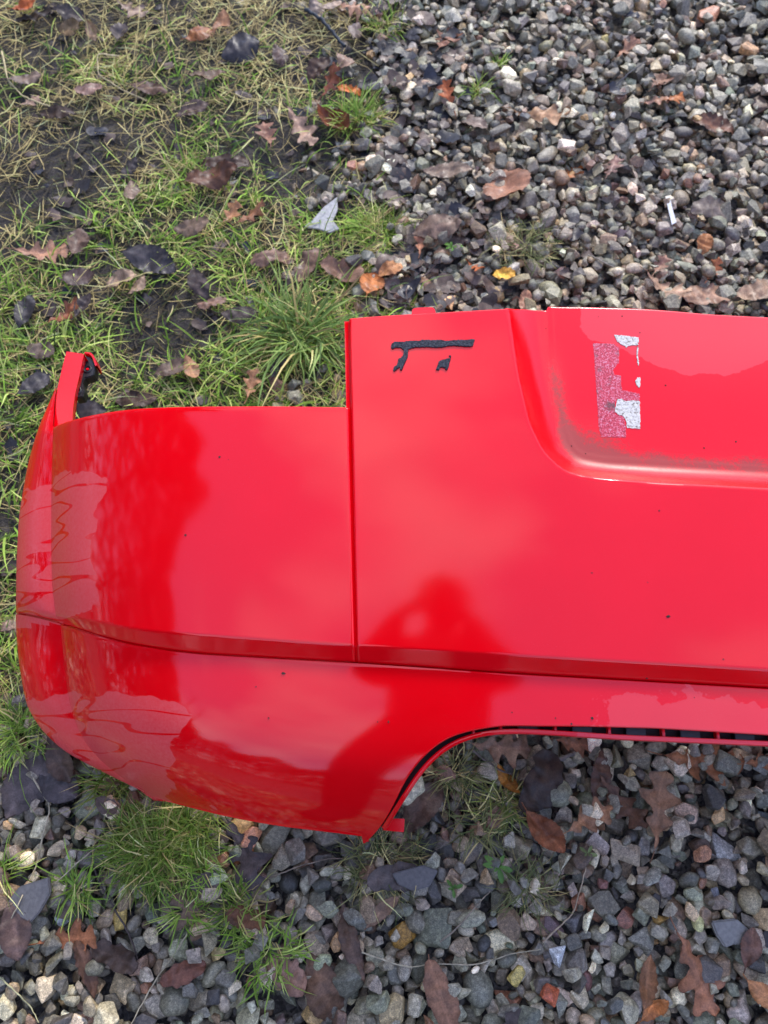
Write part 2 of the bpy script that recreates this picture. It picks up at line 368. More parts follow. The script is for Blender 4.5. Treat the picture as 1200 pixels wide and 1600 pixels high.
def stone_batch(rows, T):
    """all rows as one list of verts, tris, colours, smooth flags (rows keep their own positions)"""
    Vs, Fs, Cs, Ss, base = [], [], [], [], 0
    for t, (V0, F, sm) in enumerate(T):
        r_ = rows[rows[:, 9] == t]
        if not len(r_): continue
        V = np.einsum('nij,nvj->nvi', stone_rot(r_), V0[None]*r_[:, None, 3:6])+r_[:, None, :3]; nv = len(V0)
        Vs.append(V.reshape(-1, 3)); Fs.append((F[None]+(np.arange(len(r_))*nv)[:, None, None]).reshape(-1, 3)+base)
        Cs.append(np.repeat(r_[:, 10:13], nv, 0)); Ss.append(np.full(len(r_)*len(F), sm)); base += len(r_)*nv
    return np.concatenate(Vs), np.concatenate(Fs), np.concatenate(Cs), np.concatenate(Ss)
# how large each stone shows in the photograph
dep = ST[:, 1]*math.sin(CAM_T)+(CAM_H-.02)*math.cos(CAM_T)
pu = 600+FOC*ST[:, 0]/dep; pv = 800-FOC*(ST[:, 1]*math.cos(CAM_T)-(CAM_H-.02)*math.sin(CAM_T))/dep
seen = (pu > 10) & (pu < 1190) & (pv > 10) & (pv < 1592) & ((pv > 1330) | ((pv > 1175) & (pu > 720)) | (pv < 455))
area = np.where(seen, vis/dep**2, 0)
big = np.argsort(-area)[:300]; isbig = np.zeros(len(ST), bool); isbig[big] = True
bed = link('gravel_bed', None, kind='structure'); bed.location = (.3, .3, -.01)
off = np.array(bed.location)
for k_ in big:
    r_ = ST[k_:k_+1].copy(); pos = r_[0, :3].copy(); r_[0, :3] = 0; V, F, C, S_ = stone_batch(r_, T2)
    o = link('stone', mesh_np('stone', V, F, smooth=S_, attrs={'col': C}), m_stone, bed); o.location = pos-off
rest = ~isbig & (vis > 0)
near = rest & (ST[:, 1] < .75) & (ST[:, 0] > -.8) & (ST[:, 0] < .8) & (vis > 2)
B1, B2 = stone_batch(ST[near], T2), stone_batch(ST[rest & ~near], T1)
me = mesh_np('loose_gravel', np.concatenate([B1[0], B2[0]])-off, np.concatenate([B1[1], B2[1]+len(B1[0])]), smooth=np.concatenate([B1[3], B2[3]]), attrs={'col': np.concatenate([B1[2], B2[2]])})
link('loose_gravel', me, m_stone, bed, kind='stuff')
print('gravel tris', len(me.polygons), 'stones', len(ST))
def top_h(x, y, r=.0, pct=80):
    i = int((x-X0)/CS); j = int((y-Y0)/CS); k_ = max(1, int(r/CS))
    if i < 1 or j < 1 or i >= NX-1 or j >= NY-1: return 0.0
    return float(np.percentile(HM[max(0, i-k_):i+k_+1, max(0, j-k_):j+k_+1], pct))

# ------------------------------------------------------------------ grass
def blades(xy, z, L, Wd, head, el, droop, col, nseg=4):
    """curved tapering blades; el start elevation, droop total bend (rad)"""
    N = len(L); P = np.zeros((N, nseg+1, 3)); P[:, 0, :2] = xy; P[:, 0, 2] = z
    hd = np.stack([np.cos(head), np.sin(head)], 1); wob = rng.normal(0, .18, (N, nseg))
    for k_ in range(nseg):
        e = el-droop*(k_+.5)/nseg; hh = head+np.cumsum(wob, 1)[:, k_]
        P[:, k_+1] = P[:, k_]+(L/nseg)[:, None]*np.stack([np.cos(e)*np.cos(hh), np.cos(e)*np.sin(hh), np.sin(e)], 1)
    P[..., 2] = np.maximum(P[..., 2], z[:, None]+.0008+rng.random((N, 1))*.005)
    sd_ = np.stack([-hd[:, 1], hd[:, 0], rng.normal(0, .5, N)], 1)
    wp = np.array([.75, 1, .85, .55, .08]) if nseg == 4 else np.array([.8, 1, .7, .1])
    V = np.stack([P+sd_[:, None]*(Wd[:, None]*wp/2)[..., None], P-sd_[:, None]*(Wd[:, None]*wp/2)[..., None]], 2)
    V = V.reshape(N, -1, 3); nv = V.shape[1]
    f = np.array([[2*k_, 2*k_+1, 2*k_+3, 2*k_+2] for k_ in range(nseg)])
    F = (f[None]+(np.arange(N)*nv)[:, None, None]).reshape(-1, 4)
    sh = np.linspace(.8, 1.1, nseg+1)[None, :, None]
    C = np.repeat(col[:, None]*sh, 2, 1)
    return V.reshape(-1, 3), F, C.reshape(-1, 3)
G_GREEN = np.array([(.27, .32, .10), (.13, .22, .03), (.085, .140, .022), (.105, .175, .032), (.15, .215, .045), (.19, .235, .060), (.055, .095, .022)])
G_STRAW = np.array([(.36, .29, .145), (.46, .38, .20), (.27, .205, .105), (.20, .15, .08)])
def pick(pal, n, v=.15): return np.array([1.98, 1.95, 1.45])*pal[rng.integers(len(pal), size=n)]*(1+rng.normal(0, v, (n, 1)))
def scatter(n, dens):
    x = rng.uniform(-1.5, .35, n); y = rng.uniform(-.15, 2.45, n); k_ = rng.random(n) < dens(x, y); return np.stack([x[k_], y[k_]], 1)
# how green the turf is: lush beside the bumper and at the left, thin and strawy further off
def lush(x, y): return np.clip(1.15-.75*np.clip((y-.85)/.5, 0, 2)+(N3(x*5, y*5)-.5)*1.5, .04, 1)
def mudgap(x, y): return np.clip((N1(x*4.5+2, y*4.5+5)+.25*(N2(x*15, y*15)-.5)-.25+.20*np.clip((1.05-y)/.3, 0, 1))/.18, .10, 1)   # bare muddy patches
def d_green(x, y): return np.clip(gmask(x, y)/.05, 0, 1)*lush(x, y)*mudgap(x, y)*np.clip(-.05+1.7*N4(x*14, y*14)**1.3, 0, 1)
def d_straw(x, y): return np.clip(gmask(x, y)/.04, 0, 1)*np.clip(1.15-.65*lush(x, y), .42, 1)*mudgap(x, y)*np.clip(.1+1.5*N2(x*8+3, y*8), 0, 1)
parts = []
xy = scatter(78000, d_green); n_ = len(xy)
Ln = rng.lognormal(math.log(.046), .38, n_)
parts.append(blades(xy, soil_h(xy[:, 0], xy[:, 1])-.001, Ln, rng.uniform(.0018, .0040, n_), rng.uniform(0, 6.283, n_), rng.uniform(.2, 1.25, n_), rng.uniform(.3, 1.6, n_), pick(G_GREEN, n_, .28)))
xy = scatter(44000, d_straw); n_ = len(xy)
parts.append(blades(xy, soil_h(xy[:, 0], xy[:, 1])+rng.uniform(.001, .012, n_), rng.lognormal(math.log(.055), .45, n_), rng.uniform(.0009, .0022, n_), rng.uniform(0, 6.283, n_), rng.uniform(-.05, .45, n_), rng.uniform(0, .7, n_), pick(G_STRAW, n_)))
# dark matted thatch low down
xy = scatter(30000, lambda x, y: np.clip(gmask(x, y)/.03+.2, 0, 1)); n_ = len(xy)
parts.append(blades(xy, soil_h(xy[:, 0], xy[:, 1])+rng.uniform(.0, .004, n_), rng.lognormal(math.log(.03), .4, n_), rng.uniform(.0012, .003, n_), rng.uniform(0, 6.283, n_), rng.uniform(-.1, .3, n_), rng.uniform(0, .4, n_), pick(np.array([(.045, .036, .022), (.065, .05, .03), (.035, .04, .018), (.03, .023, .016)]), n_)))
def join_blades(name, parts, origin=(0, 0, 0)):
    b0 = 0; Vv, Ff, Cc = [], [], []
    for V, F, C in parts: Vv.append(V); Ff.append(F+b0); Cc.append(C); b0 += len(V)
    return mesh_np(name, np.concatenate(Vv)-np.array(origin), np.concatenate(Ff), attrs={'col': np.clip(np.concatenate(Cc), .005, .8)})
link('grass', join_blades('grass', parts), m_grass, kind='stuff', label='short green grass and dry straw matted over wet soil', category='grass')

def tuft(u, v, n_, rad, ln, label, wide=.0028, pal=G_GREEN, el=(.5, 1.35), droop=(.3, 1.5), straw=.12, head=None, name='grass_tuft'):
    p = gp(u, v, .01); z0 = top_h(p[0], p[1], .02, 55)+.001
    r_ = rad*rng.random(n_)**.8; a = rng.uniform(0, 6.283, n_); xy = np.stack([p[0]+r_*np.cos(a), p[1]+r_*np.sin(a)*.8], 1)
    hd = (a+rng.normal(0, 1.25, n_)) if head is None else rng.normal(head, .9, n_)
    c = pick(pal, n_); st = rng.random(n_) < straw; c[st] = pick(G_STRAW, st.sum())
    pr = blades(xy, np.full(n_, z0), rng.lognormal(math.log(ln), .3, n_), rng.uniform(.55, 1.15, n_)*wide, hd, rng.uniform(*el, n_), rng.uniform(*droop, n_), c)
    o = link(name, join_blades(name, [pr], (p[0], p[1], z0)), m_grass, label=label, category='grass tuft', group='grass tufts growing on their own')
    o.location = (p[0], p[1], z0); return o
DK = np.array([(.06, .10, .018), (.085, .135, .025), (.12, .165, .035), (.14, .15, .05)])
DULL = np.array([(.075, .085, .035), (.11, .115, .05), (.15, .14, .07), (.06, .075, .03)])
tuft(468, 520, 330, .055, .105, 'large coarse grass tuft against the left end of the upper bumper edge', .0042, np.array([(.085, .14, .04), (.13, .185, .06), (.17, .22, .08), (.06, .10, .035)]), el=(.55, 1.3), droop=(.5, 1.5))
tuft(592, 362, 320, .045, .050, 'bright green grass clump left of the gravel, above the orange leaf', .0022)
tuft(560, 190, 260, .05, .05, 'green grass clump beside the folded glossy brown leaf', .0024)
tuft(815, 395, 210, .065, .032, 'thin dull grass tuft alone on the gravel above the bumper', .0020, DULL, el=(.15, .9))
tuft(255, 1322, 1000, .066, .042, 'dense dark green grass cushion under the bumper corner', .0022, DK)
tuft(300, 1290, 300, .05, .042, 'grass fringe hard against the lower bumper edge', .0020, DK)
tuft(600, 1345, 240, .055, .042, 'grey-green wispy grass tuft below the small red bumper tab', .0016, DULL, el=(.2, 1.0), straw=.25)
tuft(425, 1480, 170, .05, .030, 'bright green grass tuft on the gravel below the bumper', .0026, el=(.3, 1.2))
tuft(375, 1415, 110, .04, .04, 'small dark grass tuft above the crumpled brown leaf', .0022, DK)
tuft(712, 1212, 130, .03, .036, 'short spiky grass tuft inside the curved bumper cutout', .0018, DULL, el=(.3, 1.2))
tuft(785, 1255, 110, .035, .04, 'yellowish grass tuft right of the cutout curve', .0022, np.array([(.16, .18, .05), (.11, .14, .04), (.2, .18, .08)]), el=(.15, .8))
tuft(745, 1290, 80, .03, .04, 'sparse grass sprig above the small green weed', .002, DULL, el=(.15, .7))
tuft(820, 1385, 110, .04, .04, 'thin mossy grass tuft right of the small weed', .0014, DULL, el=(.1, .8))
tuft(130, 1385, 90, .022, .045, 'small bright grass sprig over the blue-grey slate', .0024, el=(.3, 1.1))
tuft(40, 1150, 240, .05, .05, 'grass fringe left of the bumper corner', .0022)
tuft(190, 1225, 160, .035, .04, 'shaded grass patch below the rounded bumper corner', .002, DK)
tuft(18, 1360, 60, .02, .05, 'pale grass sprig at the left edge of the gravel', .0022)
tuft(780, 112, 40, .015, .025, 'tiny bright green sprout on the far gravel', .0024)
tuft(745, 158, 60, .02, .035, 'little green grass sprig among brown leaves on the gravel', .0022)
tuft(600, 50, 130, .045, .05, 'straggly grass clump at the top where grass meets gravel', .0022, straw=.35)
tuft(330, 1360, 90, .03, .035, 'few grass blades round the blue-black oak leaf', .002)
tuft(300, 1420, 60, .02, .04, 'short grass sprig right of the grey split leaf', .002)

def weed(u, v, size, nl, label, col):
    p = gp(u, v, .02); z0 = top_h(p[0], p[1], .01, 60); root = link('weed', None, label=label, category='weed'); root.location = (p[0], p[1], z0)
    for k_ in range(nl):
        a = k_*2.4+rng.normal(0, .2); Lf = size*rng.uniform(.7, 1.1)*(1 if k_ < nl*.6 else .6); el = .25 if k_ < nl*.6 else .8
        t = np.linspace(0, 1, 8); w = Lf*.2*np.sin(np.pi*np.clip(t*.92+.04, 0, 1))**.8*(.5+.7*t)
        s_ = np.array([-1, -.5, 0, .5, 1]); x_ = Lf*t[:, None]*math.cos(el)+0*s_; y_ = w[:, None]*s_; z_ = Lf*t[:, None]*math.sin(el)-Lf*.35*t[:, None]**2+np.abs(s_)*w[:, None]*.5+.002
        ca, sa = math.cos(a), math.sin(a); V = np.stack([x_*ca-y_*sa, x_*sa+y_*ca, z_], -1).reshape(-1, 3)
        link('leaf', mesh_np('leaf', V, grid_faces(8, 5), attrs={'col': np.tile(np.array(col)*rng.uniform(.8, 1.25), (40, 1))}), m_grass, root)
    V, F, C = blades(np.zeros((3, 2)), np.full(3, -.01), np.full(3, .02), np.full(3, .003), np.array([0, 2., 4.]), np.full(3, 1.4), np.full(3, .2), np.tile(np.array(col)*.8, (3, 1)))
    link('stem', mesh_np('stem', V, F, attrs={'col': C}), m_grass, root)
weed(775, 1352, .024, 8, 'small bright green leafy weed on the gravel below the cutout', (.12, .23, .05))
weed(705, 1385, .017, 5, 'narrow green seedling left of the leafy weed', (.10, .19, .04))
weed(706, 395, .020, 7, 'tiny bright green clover-like weed on the gravel above the bumper', (.14, .28, .05))
weed(910, 1333, .015, 6, 'tiny pale weed between the brown leaves on the gravel', (.17, .2, .07))

# ------------------------------------------------------------------ the bumper (measured points in its own frame: x across, y up the car, z out)
D = {"RG":[[-0.9114,0.1305,0.3054],[-0.9049,0.078,0.2967],[-0.8962,0.0125,0.2837],[-0.8884,-0.0466,0.2701],[-0.8794,-0.1081,0.2539],[-0.8688,-0.1276,0.2435],[-0.8664,-0.1536,0.2286],[-0.8585,-0.1919,0.2162],[-0.851,-0.2297,0.2009],[-0.8394,-0.2633,0.1803],[-0.8271,-0.2879,0.1568],[-0.8016,-0.3079,0.1291],[-0.7752,-0.3291,0.088],[-0.7368,-0.3406,0.0589]],"CT":[[0.9988,-0.1219,-0.8722,0.2512],[0.9116,-0.142,-0.7916,0.3173],[0.8467,-0.1553,-0.7329,0.3445],[0.7606,-0.161,-0.6575,0.3659],[0.6285,-0.1649,-0.5429,0.3808],[0.5417,-0.1667,-0.4677,0.3868],[0.5315,-0.1663,-0.459,0.3876],[0.3425,-0.1686,-0.2956,0.3975],[0.2004,-0.1691,-0.1729,0.4022],[0.0128,-0.1675,-0.011,0.4053]],"CB":[[0.9983,-0.1288,-0.87,0.2444],[0.9192,-0.1539,-0.7959,0.2981],[0.8527,-0.1686,-0.7359,0.3265],[0.7653,-0.1784,-0.6591,0.3476],[0.631,-0.1805,-0.5432,0.3637],[0.5428,-0.181,-0.4672,0.3708],[0.5326,-0.1812,-0.4584,0.371],[0.3408,-0.1845,-0.2931,0.3805],[0.1965,-0.1849,-0.169,0.3853],[0.0061,-0.1825,-0.0052,0.3886]],"topA":[[0.9981,0.1305,-0.9096,0.3075],[0.9551,0.1206,-0.8692,0.3464],[0.9032,0.1138,-0.8212,0.381],[0.7993,0.1072,-0.7262,0.4208],[0.7084,0.1048,-0.6433,0.4369],[0.6216,0.105,-0.5646,0.4456],[0.5435,0.1047,-0.4936,0.4514]],"topB":[[0.5451,0.2191,-0.5028,0.4668],[0.4949,0.2238,-0.4567,0.4706],[0.4315,0.2281,-0.3985,0.4748],[0.377,0.2324,-0.3483,0.4781],[0.3336,0.236,-0.3084,0.4804],[0.3027,0.2472,-0.2803,0.4659],[0.2749,0.2516,-0.2546,0.4601],[0.2704,0.2572,-0.2507,0.4607],[0.2035,0.2584,-0.1886,0.4629],[0.1317,0.2584,-0.1221,0.4644],[0.0605,0.2544,-0.056,0.4649],[0.0147,0.2485,0.0136,0.4646]],"bot":[[0.9462,-0.3403,-0.7168,0.1352],[0.8374,-0.3539,-0.6248,0.2021],[0.7421,-0.3613,-0.5508,0.2192],[0.6474,-0.3642,-0.4798,0.229],[0.5915,-0.3667,-0.4378,0.2306],[0.5735,-0.3551,-0.4275,0.2547],[0.5187,-0.318,-0.4073,0.3067],[0.4619,-0.2779,-0.3824,0.3386],[0.4364,-0.2623,-0.3654,0.3476],[0.4134,-0.2527,-0.348,0.353],[0.3872,-0.2462,-0.3269,0.3569],[0.3487,-0.2399,-0.2952,0.3612],[0.2858,-0.2377,-0.2421,0.3646],[0.2457,-0.2359,-0.2083,0.3666],[0.1487,-0.2333,-0.1262,0.37],[0.0045,-0.2309,-0.0038,0.3723]],"recO":[[0.3336,0.236,-0.3084,0.4804],[0.3218,0.1484,-0.294,0.4704],[0.3084,0.089,-0.2795,0.4616],[0.2904,0.0548,-0.2619,0.456],[0.2626,0.0335,-0.2361,0.4527],[0.2346,0.0286,-0.2108,0.4526],[0.1507,0.0254,-0.1353,0.454],[0.0112,0.0246,-0.01,0.4553]],"recI":[[0.2715,0.2508,-0.2515,0.4601],[0.2713,0.1855,-0.2491,0.4533],[0.2652,0.136,-0.2419,0.4467],[0.2557,0.0886,-0.2317,0.4394],[0.2494,0.0733,-0.2255,0.4368],[0.2397,0.0644,-0.2164,0.4355],[0.2027,0.0596,-0.1829,0.4357],[0.1124,0.0588,-0.1014,0.4373],[0.0023,0.059,0.0021,0.4382]],"grL":[[0.5418,0.1008,-0.4918,0.4509],[0.5378,-0.0417,-0.4781,0.4218],[0.5409,-0.1673,-0.4669,0.3862]],"grR":[[0.5451,0.2191,-0.5028,0.4668],[0.5376,0.1009,-0.488,0.4512],[0.5337,-0.0416,-0.4744,0.4221],[0.5366,-0.1671,-0.4633,0.3865]],"FR":[[-0.9242,0.1956,0.2984],[-0.9217,0.1628,0.2957],[-0.9114,0.1305,0.3054],[-0.9049,0.078,0.2967],[-0.8962,0.0125,0.2837],[-0.8884,-0.0466,0.2701],[-0.8794,-0.1081,0.2539],[-0.8688,-0.1276,0.2435],[-0.8664,-0.1536,0.2286],[-0.8585,-0.1919,0.2162],[-0.851,-0.2297,0.2009],[-0.8394,-0.2633,0.1803],[-0.8271,-0.2879,0.1568],[-0.8016,-0.3079,0.1291],[-0.7752,-0.3291,0.088],[-0.7368,-0.3406,0.0589]],"FS":[[-0.9264,0.1977,0.2964],[-0.9388,0.1685,0.284],[-0.9435,0.1403,0.2836],[-0.9586,0.0975,0.2595],[-0.9635,0.0265,0.239],[-0.9592,-0.0352,0.2235],[-0.9542,-0.0947,0.2045],[-0.9619,-0.1058,0.1814],[-0.9562,-0.1463,0.17],[-0.9426,-0.1918,0.1615],[-0.9305,-0.2309,0.1492],[-0.9074,-0.2602,0.136],[-0.8753,-0.2849,0.1254],[-0.8293,-0.3043,0.1109],[-0.7836,-0.3242,0.0817],[-0.7368,-0.3414,0.0584]],"LEDL":[[-0.9173,0.1373,0.2922],[-0.9207,0.1638,0.294],[-0.9239,0.1919,0.2959],[-0.9234,0.2299,0.2984],[-0.9222,0.2572,0.3001]],"LEDR":[[-0.8925,0.1457,0.2927],[-0.8953,0.1654,0.294],[-0.8969,0.1884,0.2956],[-0.8962,0.2243,0.2979],[-0.8963,0.2546,0.2998]],"BRK":[[-0.91,0.2633,0.2804],[-0.8965,0.263,0.2804],[-0.8888,0.2535,0.2804],[-0.884,0.2416,0.2804],[-0.8843,0.2317,0.2804],[-0.8893,0.2281,0.2804],[-0.8956,0.2267,0.2804],[-0.8978,0.2189,0.2804],[-0.8951,0.2104,0.2804],[-0.8919,0.2042,0.2804],[-0.8927,0.1945,0.2804],[-0.9033,0.1917,0.2804],[-0.9083,0.215,0.2804],[-0.9101,0.2367,0.2804]],"BRKH":[[-0.8948,0.2409,0.2804],[-0.9021,0.2035,0.2804]],"BRKRIM":[[-0.9043,0.266,0.2844],[-0.8965,0.2654,0.2844],[-0.8919,0.2618,0.2844],[-0.8875,0.2543,0.2844],[-0.8827,0.2446,0.2844]],"TBAR":[[-0.4463,0.1803],[-0.445,0.1845],[-0.4413,0.1867],[-0.4313,0.1868],[-0.4236,0.1882],[-0.4121,0.1888],[-0.4091,0.1897],[-0.3853,0.1901],[-0.3799,0.1886],[-0.3746,0.1899],[-0.3624,0.1906],[-0.3464,0.1918],[-0.3477,0.1838],[-0.3522,0.1825],[-0.3621,0.1831],[-0.3743,0.1832],[-0.3849,0.1809],[-0.3987,0.1807],[-0.4117,0.1809],[-0.4171,0.1803],[-0.4224,0.1786],[-0.4246,0.1773],[-0.4249,0.1681],[-0.4269,0.1623],[-0.4296,0.1565],[-0.4304,0.1504],[-0.4323,0.1507],[-0.4333,0.1548],[-0.437,0.1523],[-0.4391,0.149],[-0.4418,0.1498],[-0.4402,0.1539],[-0.4359,0.1589],[-0.4361,0.1638],[-0.4324,0.1664],[-0.4297,0.1722],[-0.4307,0.1772],[-0.4347,0.1801],[-0.4401,0.1796],[-0.4439,0.1778]],"TSQ":[[-0.3892,0.1565],[-0.3872,0.1623],[-0.3835,0.1648],[-0.3737,0.1667],[-0.3749,0.1592],[-0.3762,0.1543],[-0.3776,0.1518],[-0.3799,0.1526],[-0.3796,0.1546],[-0.3838,0.1554],[-0.3861,0.1549],[-0.3867,0.1516],[-0.3905,0.152]],"TDOT":[[-0.3761,0.1707],[-0.3746,0.1712],[-0.373,0.1691],[-0.3737,0.1683],[-0.3753,0.1691]],"W1":[[-0.1743,0.2197],[-0.1616,0.2189],[-0.1448,0.217],[-0.145,0.2112],[-0.1457,0.2063],[-0.1515,0.2068],[-0.1573,0.2049],[-0.1602,0.2031],[-0.1619,0.2056],[-0.1665,0.2071],[-0.1704,0.2108],[-0.1727,0.2152]],"W2":[[-0.1469,0.2053],[-0.1452,0.2041],[-0.1466,0.1945],[-0.1452,0.18],[-0.1464,0.1806],[-0.1481,0.1906]],"W3":[[-0.1479,0.1643],[-0.1444,0.1647],[-0.1443,0.1533],[-0.1458,0.1514],[-0.1486,0.1544],[-0.1505,0.1592]],"W4":[[-0.1722,0.1351],[-0.1677,0.1359],[-0.162,0.1331],[-0.1541,0.1346],[-0.1456,0.1338],[-0.1453,0.1158],[-0.1452,0.0995],[-0.1545,0.1002],[-0.1612,0.1009],[-0.1617,0.108],[-0.1656,0.1149],[-0.1724,0.1164],[-0.1752,0.1205],[-0.1736,0.1278]],"K1":[[-0.2,0.2077],[-0.1746,0.2074],[-0.1683,0.2025],[-0.1692,0.1834],[-0.1763,0.1731],[-0.1752,0.1669],[-0.1672,0.1659],[-0.1664,0.1475],[-0.1562,0.1455],[-0.1452,0.1435],[-0.1454,0.1344],[-0.1631,0.1336],[-0.1722,0.1369],[-0.1745,0.1313],[-0.1741,0.1158],[-0.1656,0.1149],[-0.1623,0.1032],[-0.1619,0.0885],[-0.1904,0.0885],[-0.1936,0.0983],[-0.1955,0.1317],[-0.1981,0.1722]],"SPK":[[-0.6753,-0.0493],[-0.6423,0.0419],[-0.6309,0.0388],[-0.5472,-0.1974],[-0.4354,-0.2444],[-0.423,-0.2437],[-0.1206,-0.1194],[-0.1967,-0.2279],[-0.1317,-0.0054],[-0.5787,-0.2132],[-0.5614,-0.2463],[-0.2368,-0.2301],[-0.2189,-0.2351],[-0.2852,-0.2266],[-0.0855,-0.2004],[-0.1388,-0.1834],[-0.1437,-0.0845],[-0.2052,-0.0771],[-0.0598,-0.161]],"SPKR":[[-0.2255,0.0756],[-0.209,0.067],[-0.257,0.2249],[-0.1143,0.1559],[-0.1429,0.2239],[-0.1929,0.2439],[-0.1639,0.2459],[-0.0713,0.0802],[-0.0339,0.0899]],"FLG":[[-0.4196,-0.3581,0.2601],[-0.4061,-0.3357,0.2947],[-0.3942,-0.3152,0.3098],[-0.3812,-0.2937,0.3266],[-0.371,-0.2823,0.332],[-0.3607,-0.2722,0.3367],[-0.3502,-0.2649,0.3399],[-0.3397,-0.2588,0.3423],[-0.3219,-0.2531,0.3454],[-0.3027,-0.249,0.348],[-0.2755,-0.2466,0.3503],[-0.2399,-0.2464,0.3526],[-0.2044,-0.2469,0.3547],[-0.1641,-0.2473,0.3563],[-0.0823,-0.246,0.3588],[0.0,-0.2446,0.3603]],"LTAB":[[-0.4235,-0.3587,0.2197],[-0.3964,-0.3596,0.2197],[-0.396,-0.3437,0.2197],[-0.4124,-0.3447,0.2197]],"UTAB":[[-0.4232,0.2272,0.4688],[-0.4228,0.2367,0.4688],[-0.4182,0.2389,0.4688],[-0.3978,0.2411,0.4688],[-0.3946,0.2375,0.4688],[-0.3935,0.2309,0.4688]]}
HC, BD, SB = .45, .012, .21
def gsm(x, y, sig, lo, hi, n_=800):
    """smoothed curve through measured points"""
    o = np.argsort(x); x = np.array(x)[o]; y = np.array(y)[o]
    m0, m1 = (y[1]-y[0])/(x[1]-x[0]+1e-9), (y[-1]-y[-2])/(x[-1]-x[-2]+1e-9)
    xs = np.linspace(lo-4*sig, hi+4*sig, n_); ys = np.interp(xs, x, y)
    ys = np.where(xs < x[0], y[0]+m0*(xs-x[0]), ys); ys = np.where(xs > x[-1], y[-1]+m1*(xs-x[-1]), ys)
    h = xs[1]-xs[0]; k_ = np.arange(-int(4*sig/h), int(4*sig/h)+1)*h; w = np.exp(-.5*(k_/sig)**2); w /= w.sum()
    yp = np.pad(ys, len(k_)//2, mode='reflect', reflect_type='odd'); yy = np.convolve(yp, w, 'valid')
    return lambda q: np.interp(q, xs, yy)
A = {k_: np.array(v) for k_, v in D.items()}
Xr = gsm(np.r_[A['RG'][:, 1], -.42], np.r_[-A['RG'][:, 0], -A['RG'][-1, 0]], .022, -.40, .28)
def even(P):      # mirror measured (alpha, Y) points about the centre line so that curves pass it level
    q = P[P[:, 0] > .03]; y0 = q[np.argmin(q[:, 0]), 1]
    return np.concatenate([q[:, 0], [0], -q[:, 0]]), np.concatenate([q[:, 1], [y0], q[:, 1]])
Yc = gsm(*even(A['CT'][:, :2]), .03, -1.05, 1.05); Yb = gsm(*even(A['CB'][:, :2]), .03, -1.05, 1.05)
YtA = gsm(A['topA'][:, 0], A['topA'][:, 1], .02, .5, 1.02)
tb = A['topB'][:, :2]
YtB1 = gsm(tb[:5, 0], tb[:5, 1], .02, .30, .56)
tq = tb[7:-1]; YtB2 = gsm(np.r_[tq[:, 0], -tq[:, 0]], np.r_[tq[:, 1], tq[:, 1]], .02, -.3, .3)
YtB0 = gsm(tb[4:7, 0], tb[4:7, 1], .004, .265, .34)
def YtB(al):
    al = np.abs(al); return np.where(al > tb[4, 0], YtB1(al), np.where(al > .2728, YtB0(al), YtB2(al)))
bq = A['bot'][:, :2]
botL = gsm(bq[:5, 0], bq[:5, 1], .03, .58, 1.02)
botR_ = np.concatenate([bq[5:-1], [[0, bq[-2, 1]]]])
botR = gsm(np.r_[botR_[:, 0], -botR_[:-1, 0]], np.r_[botR_[:, 1], botR_[:-1, 1]], .009, -.62, .62)
def Ybot(al):
    al = np.abs(al); return np.where(al > .6033, botL(al), np.where(al > .585, np.minimum(botR(al), botL(.6033)+(.6033-al)*.7), botR(al)))
def dx_(al):
    a = .8*np.abs(al); t = np.clip((a-.45)/.35, 0, None); return .1*a*a+1.2*(.35/4)*t**4
def dlow(s_): s_ = np.clip(s_, 0, None); return 2.0*SB/5*(s_/SB)**5
def zsurf(al, Y):
    yc = Yc(al); bw = np.maximum(yc-Yb(al), .003)
    return HC-dx_(al)+.222*Y-.2675*Y*Y-BD*np.clip((yc-Y)/bw, 0, 1)-np.where(Y < yc, dlow(yc-Y), 0)
gs = np.polyfit(np.r_[A['grL'][:, 1], A['grR'][1:, 1]], -np.r_[A['grL'][:, 2], A['grR'][1:, 2]], 1)
def XSEAM(Y): return np.polyval(gs, Y)
# recess outline
def dense(P, n_=240, sig=3):
    P = np.array(P); s_ = np.r_[0, np.cumsum(np.hypot(*np.diff(P, axis=0).T))]; q = np.linspace(0, s_[-1], n_)
    R_ = np.stack([np.interp(q, s_, P[:, k_]) for k_ in range(2)], 1)
    w = np.exp(-.5*(np.arange(-3*sig, 3*sig+1)/sig)**2); w /= w.sum()
    return np.stack([np.convolve(np.pad(R_[:, k_], 3*sig, mode='reflect', reflect_type='odd'), w, 'valid') for k_ in range(2)], 1)
def rec_line(P, top_ext):
    P = P[:, [2, 1]]; P = P[P[:, 0] < -.02]; a = P[0]+(P[0]-P[1])/np.linalg.norm(P[0]-P[1])*top_ext
    return dense(np.concatenate([[a], P, [[0, P[-1, 1]], [.05, P[-1, 1]]]]))
recO, recI = rec_line(A['recO'], .06), rec_line(A['recI'], .06)
def line_sd(Lp, x, y):     # > 0 to the upper right of the line (inside the recess)
    x = -np.abs(np.asarray(x, float)); best = np.full(x.shape, 1e9); sg = np.zeros(x.shape)
    for a, b_ in zip(Lp[:-1:2], np.r_[Lp[2::2], Lp[-1:]]):
        ab = b_-a; L2 = ab@ab
        if L2 < 1e-12: continue
        t = np.clip(((x-a[0])*ab[0]+(y-a[1])*ab[1])/L2, 0, 1); d = np.hypot(x-a[0]-t*ab[0], y-a[1]-t*ab[1])
        c = ab[0]*(y-a[1])-ab[1]*(x-a[0]); u_ = d < best; best = np.where(u_, d, best); sg = np.where(u_, np.sign(c), sg)
    return best*sg
RD = .024
